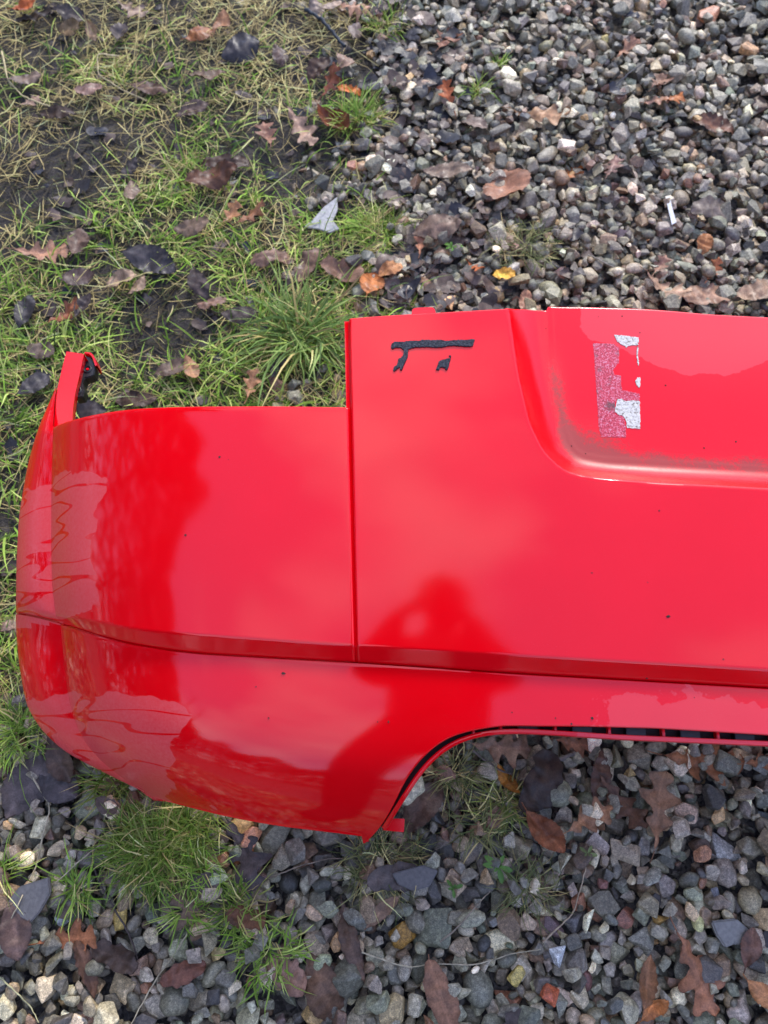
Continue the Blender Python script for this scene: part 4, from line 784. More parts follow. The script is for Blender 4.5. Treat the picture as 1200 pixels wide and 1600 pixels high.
leaves = [
 # in the grass
 (66, 393, 72, 8, 'oak', .55, PK, .35, .2, 'pale pinkish oak leaf in the grass at the left edge'),
 (232, 408, 78, -18, 'oval', .50, SL, .15, .15, 'largest blue-black oval leaf in the grass, lying on two smaller leaves'),
 (188, 438, 46, 30, 'oval', .55, (.17, .15, .125), .3, .5, 'small grey folded leaf under the left of the blue-black leaf'),
 (214, 446, 40, 75, 'narrow', .4, (.15, .13, .11), .2, .6, 'narrow curled grey leaf below the blue-black leaf'),
 (38, 485, 58, 80, 'oval', .46, SL, .15, .2, 'upright slate-blue oval leaf at the left edge above the bumper arm'),
 (468, 197, 66, -50, 'oak', .62, (.20, .165, .145), .15, .1, 'flat grey-brown oak leaf in the grass near the gravel'),
 (520, 188, 62, -55, 'oval', .5, RB, .5, .6, 'folded glossy dark red-brown leaf beside the grey-brown oak leaf'),
 (418, 212, 44, 100, 'oak', .75, (.20, .13, .105), .3, .2, 'small pink-brown oak leaf left of the grey-brown oak leaf'),
 (352, 250, 62, 5, 'scrap', .5, DB, .7, .5, 'crumpled black-brown leaf on top of the wet leaf pile in the grass'),
 (335, 283, 70, 25, 'oval', .5, (.075, .043, .03), .7, .5, 'curled dark brown leaf at the bottom of the wet leaf pile'),
 (360, 336, 40, 60, 'oak', .7, (.20, .125, .075), .5, .3, 'small tan oak leaf, left one of a pair in the grass'),
 (392, 334, 46, 40, 'oak', .7, BR, .5, .3, 'small brown oak leaf, right one of a pair in the grass'),
 (300, 354, 56, -8, 'oval', .5, GY_, .3, .3, 'dull grey-brown leaf left of the oak leaf pair'),
 (425, 402, 58, 12, 'scrap', .5, (.13, .10, .09), .4, .3, 'ragged mauve-brown leaf above the large grass tuft'),
 (482, 412, 56, 60, 'scrap', .6, (.12, .095, .085), .3, .2, 'dull brown leaf behind the tips of the large grass tuft'),
 (535, 425, 60, -12, 'scrap', .6, (.14, .105, .09), .4, .2, 'grey-brown leaf left of the orange leaf by the bumper'),
 (578, 446, 42, 80, 'oval', .75, (.30, .14, .055), .35, .5, 'shiny orange-brown leaf just above the bumper end'),
 (610, 420, 34, 20, 'scrap', .7, (.28, .17, .09), .4, .3, 'small tan leaf scrap right of the shiny orange-brown leaf'),
 (232, 135, 62, -22, 'narrow', .34, (.075, .058, .052), .2, .4, 'long narrow rolled dark leaf in the dry straw'),
 (325, 116, 52, 22, 'narrow', .4, (.11, .09, .075), .2, .3, 'narrow grey-brown leaf right of the rolled dark leaf'),
 (38, 120, 44, 12, 'oval', .5, (.10, .09, .085), .2, .2, 'dark grey oval leaf on the mud at the left edge'),
 (300, 168, 46, 28, 'oval', .45, (.07, .06, .06), .2, .2, 'dark oval leaf half under straw, below the narrow grey-brown leaf'),
 (435, 84, 44, -70, 'oval', .45, (.06, .05, .05), .2, .4, 'dark pointed leaf standing in the straw'),
 (375, 74, 56, 20, 'oval', .75, SL, .2, .2, 'wide blue-black leaf in the yellow straw'),
 (186, 52, 36, 100, 'oval', .6, (.05, .05, .058), .3, .4, 'small blackish leaf on the bare mud'),
 (205, 14, 48, -40, 'oak', .7, (.20, .18, .165), .2, .2, 'grey oak leaf at the top edge above the mud'),
 (40, 10, 36, 10, 'oval', .7, (.22, .075, .03), .4, .3, 'orange-brown leaf in the top left corner'),
 (55, 24, 66, 14, 'narrow', .3, (.025, .022, .02), .2, .2, 'long black leaf on mud in the top left corner'),
 (108, 42, 34, 0, 'oval', .7, (.13, .11, .075), .2, .2, 'small olive-brown leaf on the mud'),
 (142, 48, 30, -55, 'oval', .5, (.24, .20, .15), .3, .3, 'small pale leaf on edge on the mud'),
 (112, 22, 46, -5, 'oval', .5, (.045, .045, .05), .2, .2, 'dark wet leaf near the top of the mud'),
 (138, 138, 36, 10, 'scrap', .7, MV, .2, .2, 'mauve leaf scrap in the middle of the muddy grass'),
 (47, 160, 30, 50, 'oak', .7, (.19, .16, .14), .3, .2, 'small pale grey leaf below the oval leaf on the mud'),
 (90, 176, 52, -6, 'narrow', .35, (.035, .028, .025), .2, .2, 'black narrow leaf strip in the muddy grass'),
 (345, 40, 40, 75, 'oval', .5, (.22, .14, .09), .4, .4, 'light brown curled leaf near the top in straw'),
 (310, 48, 40, 30, 'oval', .6, (.18, .09, .045), .3, .3, 'orange-brown leaf half buried in the straw'),
 (515, 128, 44, 60, 'oak', .7, (.17, .075, .05), .5, .4, 'reddish oak leaf in the leaf heap at the gravel edge'),
 (545, 138, 36, -30, 'scrap', .6, (.30, .11, .03), .5, .3, 'bright orange leaf scrap at the gravel edge'),
 (498, 108, 46, 55, 'oval', .5, DB, .4, .5, 'dark leaf on edge in the leaf heap at the gravel edge'),
 (540, 96, 34, -40, 'oval', .6, (.16, .13, .115), .4, .4, 'greyish curled leaf above the reddish oak leaf'),
 (552, 14, 48, -25, 'oak', .7, (.24, .17, .135), .4, .3, 'light brown crinkled leaf at the top near the gravel'),
 (492, 12, 36, -70, 'oval', .55, (.17, .165, .165), .2, .3, 'light grey leaf at the top edge beside the black tube'),
 (518, 10, 34, 40, 'oval', .55, (.18, .165, .155), .2, .3, 'light grey-brown leaf right of the black tube'),
 (556, 50, 34, 80, 'oval', .55, (.10, .095, .10), .2, .4, 'bluish grey pointed leaf at the gravel edge'),
 (312, 442, 56, -70, 'oval', .42, (.045, .043, .048), .2, .3, 'dark narrow leaf left of the large grass tuft'),
 (120, 380, 46, 85, 'oval', .6, (.07, .055, .05), .3, .2, 'dark brown leaf right of the pale pinkish oak leaf'),
 (120, 432, 46, 10, 'oval', .6, (.05, .042, .045), .3, .2, 'dark leaf in shade below the dark brown leaf'),
 (100, 492, 54, 50, 'oak', .5, (.11, .05, .03), .6, .3, 'dark red-brown curled oak leaf above the bumper arm'),
 (130, 478, 40, 70, 'oval', .4, (.035, .033, .04), .2, .3, 'blackish leaf right of the red-brown curled oak leaf'),
 (205, 297, 34, -75, 'oval', .6, (.12, .105, .095), .2, .2, 'small grey leaf standing in the grass'),
 (200, 262, 36, 60, 'oval', .5, (.04, .042, .05), .2, .3, 'small dark blue leaf in the grass above the grey one'),
 (298, 575, 40, -60, 'oval', .5, (.26, .18, .12), .4, .4, 'small tan leaf in the grass beside the lamp opening'),
 (268, 572, 50, 20, 'oval', .5, (.075, .065, .06), .2, .2, 'dark leaf left of the small tan leaf by the lamp opening'),
 (392, 606, 48, 75, 'oak', .55, (.25, .165, .105), .6, .4, 'pale brown leaf standing at the lamp opening edge'),
 (435, 572, 36, 70, 'oval', .5, SL, .2, .2, 'blue-black leaf under the blades of the large grass tuft'),
 (52, 600, 48, 40, 'oval', .6, SL, .15, .2, 'slate-blue leaf left of the bumper arm'),
 (62, 545, 44, -30, 'oval', .6, (.06, .055, .055), .2, .2, 'dark leaf above the slate-blue leaf by the bumper arm'),
 (375, 492, 50, -10, 'oval', .5, (.045, .043, .048), .2, .2, 'dark wet leaf at the left foot of the large grass tuft'),
 (330, 470, 40, 15, 'scrap', .6, (.12, .09, .08), .2, .2, 'brown leaf scrap left of the large grass tuft'),
 (132, 648, 60, 10, 'oval', .5, (.03, .03, .038), .2, .2, 'black wet leaf under the lamp ledge'),
 (210, 622, 60, 8, 'narrow', .4, (.05, .04, .035), .3, .2, 'dark leaf along the lamp opening edge'),
 # on the gravel above the bumper
 (786, 288, 66, -65, 'oval', .95, (.19, .115, .085), .35, .15, 'big brown ribbed leaf on the gravel'),
 (697, 64, 50, 60, 'oak', .85, (.15, .085, .06), .35, .2, 'brown oak leaf on the far gravel near the grass'),
 (702, 152, 44, 110, 'oak', .6, (.21, .075, .03), .5, .3, 'red-orange oak leaf below the far brown oak leaf'),
 (735, 190, 56, -35, 'oval', .5, (.10, .09, .09), .4, .4, 'dark grey curled leaf left of the ragged tan leaf'),
 (845, 176, 76, -5, 'oak', .45, (.30, .225, .155), .6, .3, 'ragged tan oak leaf on the far gravel'),
 (1025, 132, 56, 60, 'oak', .6, (.15, .105, .085), .4, .2, 'grey-brown oak leaf with an orange tip on the far gravel'),
 (1052, 154, 36, 40, 'oak', .7, (.27, .12, .045), .4, .3, 'orange oak leaf touching the grey-brown one on the far gravel'),
 (1026, 160, 36, 0, 'oak', .6, (.24, .17, .14), .3, .2, 'pale pinkish leaf piece under the orange oak leaf'),
 (980, 78, 40, 40, 'oak', .6, (.23, .155, .12), .3, .2, 'pinkish tan leaf near the top of the gravel'),
 (1118, 196, 60, -20, 'narrow', .5, (.10, .06, .045), .4, .4, 'dark brown folded leaf on the far gravel at right'),
 (893, 268, 38, 50, 'oak', .7, (.22, .095, .035), .5, .3, 'small rusty oak leaf right of the big brown ribbed leaf'),
 (742, 418, 36, -60, 'oak', .5, (.24, .085, .03), .5, .3, 'small rusty leaf left of the yellow leaf'),
 (788, 428, 28, 5, 'scrap', .7, YE, .2, .1, 'bright yellow leaf scrap just above the bumper'),
 (682, 352, 66, 15, 'oval', .5, (.12, .105, .095), .25, .2, 'wide grey leaf on the gravel right of the bright grass clump'),
 (660, 378, 40, 80, 'oak', .6, (.20, .115, .08), .4, .3, 'small brown oak leaf beside the wide grey leaf'),
 (700, 268, 66, -4, 'narrow', .35, (.12, .11, .10), .2, .3, 'long grey leaf on the gravel left of the ribbed leaf'),
 (1042, 446, 62, -30, 'oak', .6, (.24, .20, .165), .4, .2, 'pale ragged leaf on the gravel above the recess'),
 (1106, 458, 68, 15, 'scrap', .65, (.20, .155, .13), .3, .2, 'brown-grey ragged leaf flat on the gravel above the recess'),
 (1185, 452, 60, 20, 'scrap', .6, (.21, .18, .15), .3, .2, 'pale ragged leaf at the right edge above the bumper'),
 (1112, 328, 60, 15, 'scrap', .6, (.13, .135, .14), .3, .2, 'blue-grey crinkled leaf on the gravel at right'),
 (1100, 382, 34, 60, 'oval', .6, (.24, .13, .06), .4, .4, 'small amber curled leaf on the gravel at right'),
 (1112, 424, 36, 60, 'oak', .6, (.22, .10, .05), .5, .3, 'small orange-brown leaf above the brown-grey ragged leaf'),
 (1030, 415, 36, 60, 'oak', .6, (.19, .14, .12), .3, .3, 'mauve-brown leaf piece above the pale ragged leaf'),
 (955, 265, 46, 70, 'oak', .6, (.14, .10, .10), .3, .2, 'mauve leaf among stones right of the small rusty oak leaf'),
 (820, 465, 40, 75, 'narrow', .4, (.20, .13, .10), .4, .4, 'brown curled leaf stalk end against the bumper edge'),
 # below the bumper
 (1082, 1518, 108, -62, 'oak', .62, (.19, .105, .07), .25, .15, 'light brown lobed oak leaf on the gravel, bottom right'),
 (1008, 1535, 66, 65, 'narrow', .35, (.15, .09, .055), .4, .6, 'narrow rolled brown leaf left of the lobed oak leaf'),
 (1022, 1575, 44, 40, 'oval', .5, (.25, .12, .05), .5, .6, 'small curled orange leaf below the rolled brown leaf'),
 (1028, 1265, 96, 70, 'oak', .60, (.165, .115, .085), .45, .2, 'large curled brown leaf on gravel below the bumper strip'),
 (972, 1252, 84, -58, 'oak', .5, (.085, .055, .042), .35, .2, 'dark brown oak leaf left of the large curled brown leaf'),
 (1095, 1186, 118, -8, 'oak', .55, (.155, .085, .05), .3, .15, 'broad brown oak leaf directly under the bumper strip at right'),
 (918, 1282, 72, 20, 'oak', .62, (.22, .145, .10), .35, .2, 'tan oak leaf among stones in the middle below the strip'),
 (850, 1300, 66, -55, 'oval', .5, (.135, .062, .035), .45, .5, 'folded red-brown leaf left of the tan oak leaf'),
 (782, 1166, 76, -10, 'oak', .7, (.155, .125, .105), .25, .15, 'grey-brown oak leaf just under the start of the bumper strip'),
 (895, 1160, 66, 0, 'oak', .6, (.16, .095, .07), .3, .2, 'wet brown leaf under the middle of the bumper strip'),
 (660, 1262, 82, 60, 'oval', .5, (.065, .054, .05), .4, .4, 'dark folded leaf beside the small red bumper tab'),
 (840, 1222, 84, 60, 'scrap', .7, (.035, .028, .025), .25, .2, 'black soggy leaf in the gravel under the bumper strip'),
 (940, 1215, 72, 85, 'narrow', .35, (.055, .035, .028), .3, .4, 'narrow dark brown leaf standing under the strip'),
 (792, 1218, 44, -60, 'oval', .4, (.28, .15, .03), .5, .5, 'small amber rolled leaf below the grey-brown oak leaf'),
 (108, 1466, 84, 12, 'oak', .62, (.165, .082, .048), .45, .25, 'brown oak leaf over stones at the lower left'),
 (44, 1228, 96, 62, 'oval', .6, (.055, .055, .068), .15, .15, 'large slate-grey leaf below the bumper corner at left'),
 (92, 1222, 66, -35, 'oval', .62, (.048, .050, .066), .15, .15, 'pointed slate-blue leaf right of the large slate-grey leaf'),
 (90, 1188, 66, -60, 'oval', .5, (.055, .045, .042), .2, .3, 'dark leaf touching the bumper corner'),
 (376, 1334, 96, -60, 'oak', .7, (.050, .052, .070), .2, .15, 'blue-black oak leaf on gravel below the bumper'),
 (292, 1410, 96, -62, 'oak', .65, (.105, .088, .075), .25, .2, 'grey split leaf below the dense grass cushion'),
 (508, 1546, 96, -58, 'oval', .48, (.085, .062, .05), .2, .15, 'dark brown toothed leaf at the bottom'),
 (448, 1524, 62, -20, 'scrap', .75, (.17, .125, .118), .12, .05, 'flat mauve leaf piece left of the toothed leaf'),
 (382, 1436, 52, -10, 'scrap', .65, (.085, .048, .03), .5, .3, 'crumpled brown leaf above the bright grass tuft'),
 (178, 1500, 70, -20, 'scrap', .55, (.05, .043, .042), .4, .3, 'dark curled leaf below the brown oak leaf at lower left'),
 (130, 1512, 80, -68, 'narrow', .3, (.085, .055, .043), .3, .4, 'narrow brown leaf between stones at lower left'),
 (692, 1562, 98, -75, 'scrap', .42, (.155, .10, .075), .15, .1, 'long flat brown bark-like leaf at the bottom'),
 (552, 1470, 100, -72, 'narrow', .24, (.065, .052, .048), .2, .3, 'long dark narrow leaf standing on the gravel'),
 (20, 1455, 74, -70, 'oval', .5, (.055, .045, .05), .2, .3, 'dark purple-grey leaf at the bottom left edge'),
 (620, 1375, 80, 8, 'scrap', .55, (.075, .075, .085), .15, .1, 'flat grey leaf under the wispy grass tuft'),
 (600, 1425, 60, 40, 'narrow', .3, (.15, .12, .10), .1, .2, 'thin grey-brown splinter below the wispy grass tuft'),
 (1170, 1480, 50, 70, 'oval', .5, (.09, .06, .055), .3, .3, 'dark reddish leaf between stones at the right'),
 (1190, 1555, 50, -50, 'oval', .5, (.30, .17, .09), .4, .4, 'orange leaf tip at the bottom right edge'),
 (1195, 1185, 60, 10, 'oak', .6, (.15, .09, .06), .3, .2, 'brown leaf at the right edge below the bumper strip'),
 (285, 1520, 60, 15, 'scrap', .5, (.11, .06, .05), .3, .3, 'dark red-brown leaf piece beside the long pale stalk'),
]
for i, (u, v, lp, ang, kind, asp, col, curl, fold, label) in enumerate(leaves):
    p = gp(u, v, .02); k_ = px_per_m(p); Lf = lp/k_*1.18
    in_g = float(gmask(p[0], p[1])) > .0
    if in_g: z = float(soil_h(p[0], p[1]))+.028
    else: z = top_h(p[0], p[1], Lf*.3, 78)+.004
    p = gp(u, v, z)
    col = np.array(col)*[1.42, 1.05, .74]*rng.uniform(.85, 1.1)
    o = link('fallen_leaf', leaf_mesh(kind, Lf, Lf*asp*1.05, col, curl*.95, fold*.8, 100+i*13), m_leaf, label=label, category='leaf', group='fallen leaves in the grass' if in_g else 'fallen leaves on the gravel')
    o.location = (p[0], p[1], z)
    o.rotation_euler = (rng.normal(0, .16), rng.normal(0, .16), math.radians(ang))
# small rotting leaf scraps that nobody could count
Vv, Ff, Cc, b0 = [], [], [], 0
edge_pts = []
while len(edge_pts) < 260:
    x, y = rng.uniform(-.25, .35), rng.uniform(.5, 2.1)
    if -.16 < float(gmask(x, y)) < .04: edge_pts.append((x, y))
for i in range(520+len(edge_pts)):
    x = rng.uniform(-1.2, .15) if i < 400 else rng.uniform(-.6, 1.0); y = rng.uniform(.1, 2.2) if i < 400 else rng.uniform(-.35, 2.2)
    if i >= 520: x, y = edge_pts[i-520]
    g = float(gmask(x, y)); z = (float(soil_h(x, y))+.008) if g > 0 else top_h(x, y, .008, 60)+.002
    if g > 0 and 400 <= i < 520: continue
    if g <= 0 and i < 400: continue
    edge_i = i >= 520
    s0 = rng.uniform(.008, .022)*(1.35 if edge_i else 1); nu, nv = 5, 4; t = np.linspace(-1, 1, nu); q = np.linspace(-1, 1, nv); xx, yy = np.meshgrid(t, q, indexing='ij')
    xx = xx*(1-.3*yy**2)*s0+rng.normal(0, .1*s0, xx.shape); yy2 = yy*(1-.3*xx**2/s0**2)*s0*.6+rng.normal(0, .1*s0, xx.shape); zz = rng.normal(0, .10*s0, xx.shape)+rng.uniform(-.5, .5)*xx**2/s0+rng.uniform(-.3, .3)*xx
    a = rng.uniform(0, 6.28); V = np.stack([x+xx*math.cos(a)-yy2*math.sin(a), y+xx*math.sin(a)+yy2*math.cos(a), z+zz], -1).reshape(-1, 3)
    pal = [(.04, .034, .032), (.07, .05, .04), (.11, .075, .055), (.03, .029, .033), (.13, .09, .065)]
    Vv.append(V); Ff.append(grid_faces(nu, nv)+b0); Cc.append(np.tile(np.array(pal[int(rng.integers(5))])*rng.uniform(.7, 1.3), (20, 1))); b0 += 20
link('leaf_litter', mesh_np('leaf_litter', np.concatenate(Vv), np.concatenate(Ff), attrs={'col': np.concatenate(Cc)}), m_leaf, kind='stuff', label='small dark rotting leaf scraps scattered over grass and gravel', category='leaf litter')

# ------------------------------------------------------------------ stalks, twigs and odd bits
def tube(name, pts, r0, r1, col, label, cat, lift=.004, mat=None, follow=True):
    P = []
    for u, v in pts:
        p = gp(u, v, .03); z = (top_h(p[0], p[1], .006, 85) if gmask(p[0], p[1]) < 0 else float(soil_h(p[0], p[1]))+.02)+lift
        p = gp(u, v, z); P.append(p)
    P = np.array(P); s_ = np.r_[0, np.cumsum(np.linalg.norm(np.diff(P, axis=0), axis=1))]; n_ = max(8, int(s_[-1]/.006)); q = np.linspace(0, s_[-1], n_)
    C_ = np.stack([np.interp(q, s_, P[:, k_]) for k_ in range(3)], 1)
    w = np.array([1, 2, 3, 2, 1.])/9; C_ = np.stack([np.convolve(np.pad(C_[:, k_], 2, mode='reflect', reflect_type='odd'), w, 'valid') for k_ in range(3)], 1); C_ += rng.normal(0, r0*.25, C_.shape)
    T = np.gradient(C_, axis=0); T /= np.linalg.norm(T, axis=1)[:, None]; S_ = np.cross(T, [0, 0, 1.]); S_ /= np.linalg.norm(S_, axis=1)[:, None]+1e-9; U_ = np.cross(S_, T)
    R_ = np.linspace(r0, r1, n_)*(1+rng.normal(0, .1, n_)); th = np.arange(6)*np.pi/3
    V = C_[:, None]+R_[:, None, None]*(np.cos(th)[None, :, None]*S_[:, None]+np.sin(th)[None, :, None]*U_[:, None])
    F = np.array([[i*6+j, i*6+(j+1) % 6, (i+1)*6+(j+1) % 6, (i+1)*6+j] for i in range(n_-1) for j in range(6)])
    o0 = C_[0]; o = link(name, mesh_np(name, (V-o0).reshape(-1, 3), F, attrs={'col': np.tile(np.array(col), (n_*6, 1))}), mat or m_twig, label=label, category=cat); o.location = o0; return o
ST_ = (.42, .35, .22)
tube('dry_stalk', [(35, 1182), (55, 1222), (80, 1260), (68, 1300), (58, 1350), (30, 1410), (6, 1460)], .0014, .0009, ST_, 'long kinked straw stalk running down the left edge of the gravel', 'stalk', .008)
tube('dry_stalk', [(172, 1308), (120, 1348), (92, 1376), (58, 1396)], .0011, .0007, ST_, 'straw stalk crossing below the slate leaves at left', 'stalk', .008)
tube('dry_stalk', [(294, 1457), (270, 1495), (240, 1535), (205, 1600)], .0012, .0008, ST_, 'straight pale stalk leaning over stones at the bottom left', 'stalk', .008)
tube('dry_stalk', [(0, 1528), (25, 1550), (50, 1575), (60, 1598)], .0012, .0007, (.36, .34, .18), 'green-tinged grass stalk in the bottom left corner', 'stalk', .01)
tube('twig', [(142, 1320), (145, 1350), (160, 1390), (185, 1430), (207, 1470), (215, 1500)], .0016, .0012, (.07, .05, .04), 'thin dark twig curving through the lower left gravel', 'twig', .006)
tube('dry_stalk', [(565, 1488), (600, 1500), (635, 1512), (680, 1506), (745, 1508), (800, 1490), (845, 1483)], .0011, .0007, ST_, 'long pale stalk lying across the gravel at the bottom middle', 'stalk', .008)
tube('dry_stalk', [(688, 1472), (715, 1450), (740, 1420), (765, 1393)], .0012, .0008, (.28, .22, .15), 'tan stalk slanting below the small green weed', 'stalk', .008)
tube('dry_stalk', [(848, 1472), (872, 1450), (896, 1428), (905, 1395), (916, 1355)], .0013, .0008, (.36, .27, .17), 'jointed straw stalk on the gravel right of the weed', 'stalk', .008)
tube('dry_stalk', [(420, 1372), (470, 1352), (520, 1340), (560, 1345)], .0011, .0008, (.20, .155, .11), 'brown stalk just below the lower bumper edge', 'stalk', .006)
tube('twig', [(738, 1172), (760, 1190), (785, 1205), (800, 1210)], .0017, .0012, (.15, .115, .09), 'short grey twig under the grey-brown oak leaf', 'twig', .006)
tube('twig', [(845, 1186), (870, 1188), (900, 1176)], .0036, .0025, (.14, .11, .09), 'thick wet stick under the bumper strip', 'twig', .006)
tube('twig', [(690, 400), (672, 425), (645, 440), (633, 455), (640, 478)], .0020, .0012, (.13, .095, .075), 'curved brown root on the gravel above the bumper end', 'twig', .006)
tube('twig', [(912, 395), (935, 405), (960, 418)], .0015, .001, (.25, .22, .17), 'thin pale twig on the gravel above the recess', 'twig', .006)
tube('dry_stalk', [(3, 80), (8, 105), (12, 125), (35, 150), (60, 160), (110, 178)], .0022, .0012, (.50, .40, .20), 'thick bent straw stalk at the upper left edge', 'stalk', .006)
tube('dry_stalk', [(155, 84), (190, 88), (152, 84), (153, 116), (190, 140), (230, 158)], .0016, .001, (.48, .38, .20), 'bent yellow straw in the middle of the muddy grass', 'stalk', .01)
tube('black_tube', [(478, 15), (498, 27), (515, 45), (530, 62), (537, 72)], .0042, .0040, (.03, .036, .042), 'thin black tube half buried in straw at the top', 'tube', .010, m_twig)
tube('twig', [(955, 140), (985, 112), (1010, 95)], .0018, .0012, (.12, .11, .10), 'grey twig on the far gravel left of the oak leaves', 'twig', .006)

def chip(name, outline, th, col, label, cat, rough=.7, tilt=(0, 0)):
    P = np.array([gp(u, v, .03) for u, v in outline]); c = P.mean(0); z = (top_h(c[0], c[1], .01, 85) if gmask(c[0], c[1]) < 0 else float(soil_h(c[0], c[1]))+.02)+.006
    P = np.array([gp(u, v, z) for u, v in outline]); c = P.mean(0); Q = P-c; Q[:, 2] = Q[:, 0]*tilt[0]+Q[:, 1]*tilt[1]
    m_, b_ = material(name, col, rough, .4); nn_, ll_ = nodes(m_)
    ll_.new(ramp(m_, noise(m_, 180, 4).outputs['Fac'], [(.3, tuple(np.array(col)*.7)), (.7, tuple(np.array(col)*1.15))]).outputs['Color'], b_.inputs['Base Color']); bump(m_, b_, noise(m_, 220, 4).outputs['Fac'], .5, .001)
    o = slab(name, Q, th, m_, None, bev=th*.2); o.location = c; o['label'] = label; o['category'] = cat; return o
sh = chip('slate_shard', [(474, 350), (487, 342), (505, 325), (527, 312), (528, 330), (520, 345), (530, 358), (515, 362), (495, 354)], .004, (.44, .42, .37), 'pale grey three-pointed shard in the grass', 'shard', tilt=(.15, .1))
chip('plastic_strip', [(1040, 308), (1046, 306), (1052, 330), (1057, 347), (1050, 351), (1045, 330)], .002, (.66, .66, .62), 'small white strip among the stones on the far gravel', 'strip')
chip('slate_slab', [(2, 1418), (30, 1385), (62, 1375), (78, 1370), (80, 1395), (62, 1425), (45, 1443), (25, 1432)], .008, (.105, .098, .092), 'flat blue-grey slate slab at the lower left', 'slate', .45, (.05, .1))
chip('slate_slab', [(612, 1365), (660, 1352), (685, 1360), (672, 1385), (645, 1392), (622, 1382)], .007, (.115, .105, .095), 'flat grey slate below the wispy grass tuft', 'slate', .5, (.0, -.1))
chip('slate_slab', [(1112, 1440), (1150, 1435), (1190, 1470), (1180, 1485), (1150, 1475), (1135, 1482), (1120, 1460)], .010, (.19, .175, .15), 'large pale grey flat stone at the right below the bumper', 'stone', .5, (.1, .1))

# ------------------------------------------------------------------ what the paint mirrors: the photographer and the hedges beside the plot
m_hedge, b = material('hedge_leaf', (.03, .055, .018), .55, .35)
n, l = nodes(m_hedge); l.new(attr(m_hedge, 'col', True), b.inputs['Base Color'])
m_bark, b = material('bark', (.07, .055, .045), .85, .2); bump(m_bark, b, noise(m_bark, 30, 4).outputs['Fac'], .8, .02)
def hedge(x, y0, y1, h, label, seed):
    r = np.random.default_rng(seed); root = link('hedge', None, label=label, category='hedge', group='hedges mirrored in the paint'); root.location = (x, (y0+y1)/2, 0)
    L_ = y1-y0; n_ = int(16000*h/3.6); yy = r.uniform(-L_/2, L_/2, n_); top = h*(.30+.90*VNoise(seed)(yy*.6+20, yy*0+3.5)+.40*VNoise(seed+1)(yy*1.7+20, yy*0))*np.clip(.8+(yy+(y0+y1)/2)*.09, .35, 1.1)
    zz = top*r.random(n_)**.7; wid = .75*np.sqrt(np.clip(1.05-(zz/top)**3, .05, 1)); a = r.uniform(-1, 1, n_); xx = np.sign(a)*np.abs(a)**.4*wid+r.normal(0, .06, n_)
    s0 = r.uniform(.06, .16, n_); e1 = r.normal(size=(n_, 3)); e1 /= np.linalg.norm(e1, axis=1)[:, None]; e2 = np.cross(e1, r.normal(size=(n_, 3))); e2 /= np.linalg.norm(e2, axis=1)[:, None]
    c = np.stack([xx, yy, zz], 1); V = np.stack([c-e1*s0[:, None], c-e2*s0[:, None]*.45, c+e1*s0[:, None], c+e2*s0[:, None]*.45], 1).reshape(-1, 3)
    col = np.array([(.012, .024, .008), (.022, .038, .012), (.016, .03, .012)])[r.integers(3, size=n_)]*r.uniform(.7, 1.3, (n_, 1))
    link('foliage', mesh_np('foliage', V, np.arange(n_*4).reshape(-1, 4), smooth=False, attrs={'col': np.repeat(col, 4, 0)}), m_hedge, root, kind='stuff')
    for k_ in range(int(L_/1.1)):
        ty = -L_/2+.5+k_*1.1+r.normal(0, .15); th = np.arange(7)*2*np.pi/7; zz_ = np.linspace(-.05, h*.75, 7); rr_ = np.linspace(.06, .02, 7)
        ox = np.cumsum(r.normal(0, .03, 7)); V = np.stack([np.stack([ox[i]+rr_[i]*np.cos(th), ty+rr_[i]*np.sin(th), 0*th+zz_[i]], 1) for i in range(7)]).reshape(-1, 3)
        link('trunk', mesh_np('trunk', V, np.array([[i*7+j, i*7+(j+1) % 7, (i+1)*7+(j+1) % 7, (i+1)*7+j] for i in range(6) for j in range(7)])), m_bark, root)
    return root
hedge(-5.2, -5, 9, 7.0, 'dark evergreen hedge mirrored in the left corner of the bumper', 21)
hedge(6.0, -5, 9, 3.4, 'dark evergreen hedge mirrored in the left wall of the plate recess', 22)

bh = hedge(0, -7, 7, 2.9, 'dark evergreen hedge behind the photographer, mirrored along the bumper crease', 23)
bh.rotation_euler = (0, 0, math.pi/2); bh.location = (0, -6.5, 0)

m_skin, b = material('skin', (.42, .24, .17), .5, .4)
m_jacket, b = material('jacket', (.008, .009, .012), .8, .15); bump(m_jacket, b, noise(m_jacket, 40, 4).outputs['Fac'], .4, .006)
m_hair, b = material('hair', (.03, .02, .014), .6, .4)
m_phone, b = material('phone_shell', (.012, .012, .014), .25, .5)
def skinned(name, nodes_, edges_, mat_fn, parent, sub=2):
    me = bpy.data.meshes.new(name); me.from_pydata([p[:3] for p in nodes_], edges_, []); o = link(name, me, None, parent)
    md = o.modifiers.new('skin', 'SKIN'); md.use_smooth_shade = True
    for i, p in enumerate(nodes_):
        rd = p[3]; me.skin_vertices[0].data[i].radius = (rd, rd) if isinstance(rd, (int, float)) else rd
    me.skin_vertices[0].data[0].use_root = True
    sb = o.modifiers.new('sub', 'SUBSURF'); sb.levels = sb.render_levels = sub
    dg = bpy.context.evaluated_depsgraph_get(); m2 = bpy.data.meshes.new_from_object(o.evaluated_get(dg)); o.modifiers.clear(); o.data = m2
    for m_ in mat_fn[0]: m2.materials.append(m_)
    co = np.empty(len(m2.vertices)*3); m2.vertices.foreach_get('co', co); co = co.reshape(-1, 3)
    for p in m2.polygons: p.material_index = mat_fn[1](co[list(p.vertices)].mean(0)); p.use_smooth = True
    return o
PX, PY = -.03, -.49
person = link('person', None, label='person in a dark jacket taking the photo, mirrored in the red paint', category='person'); person.location = (PX, PY, 0)
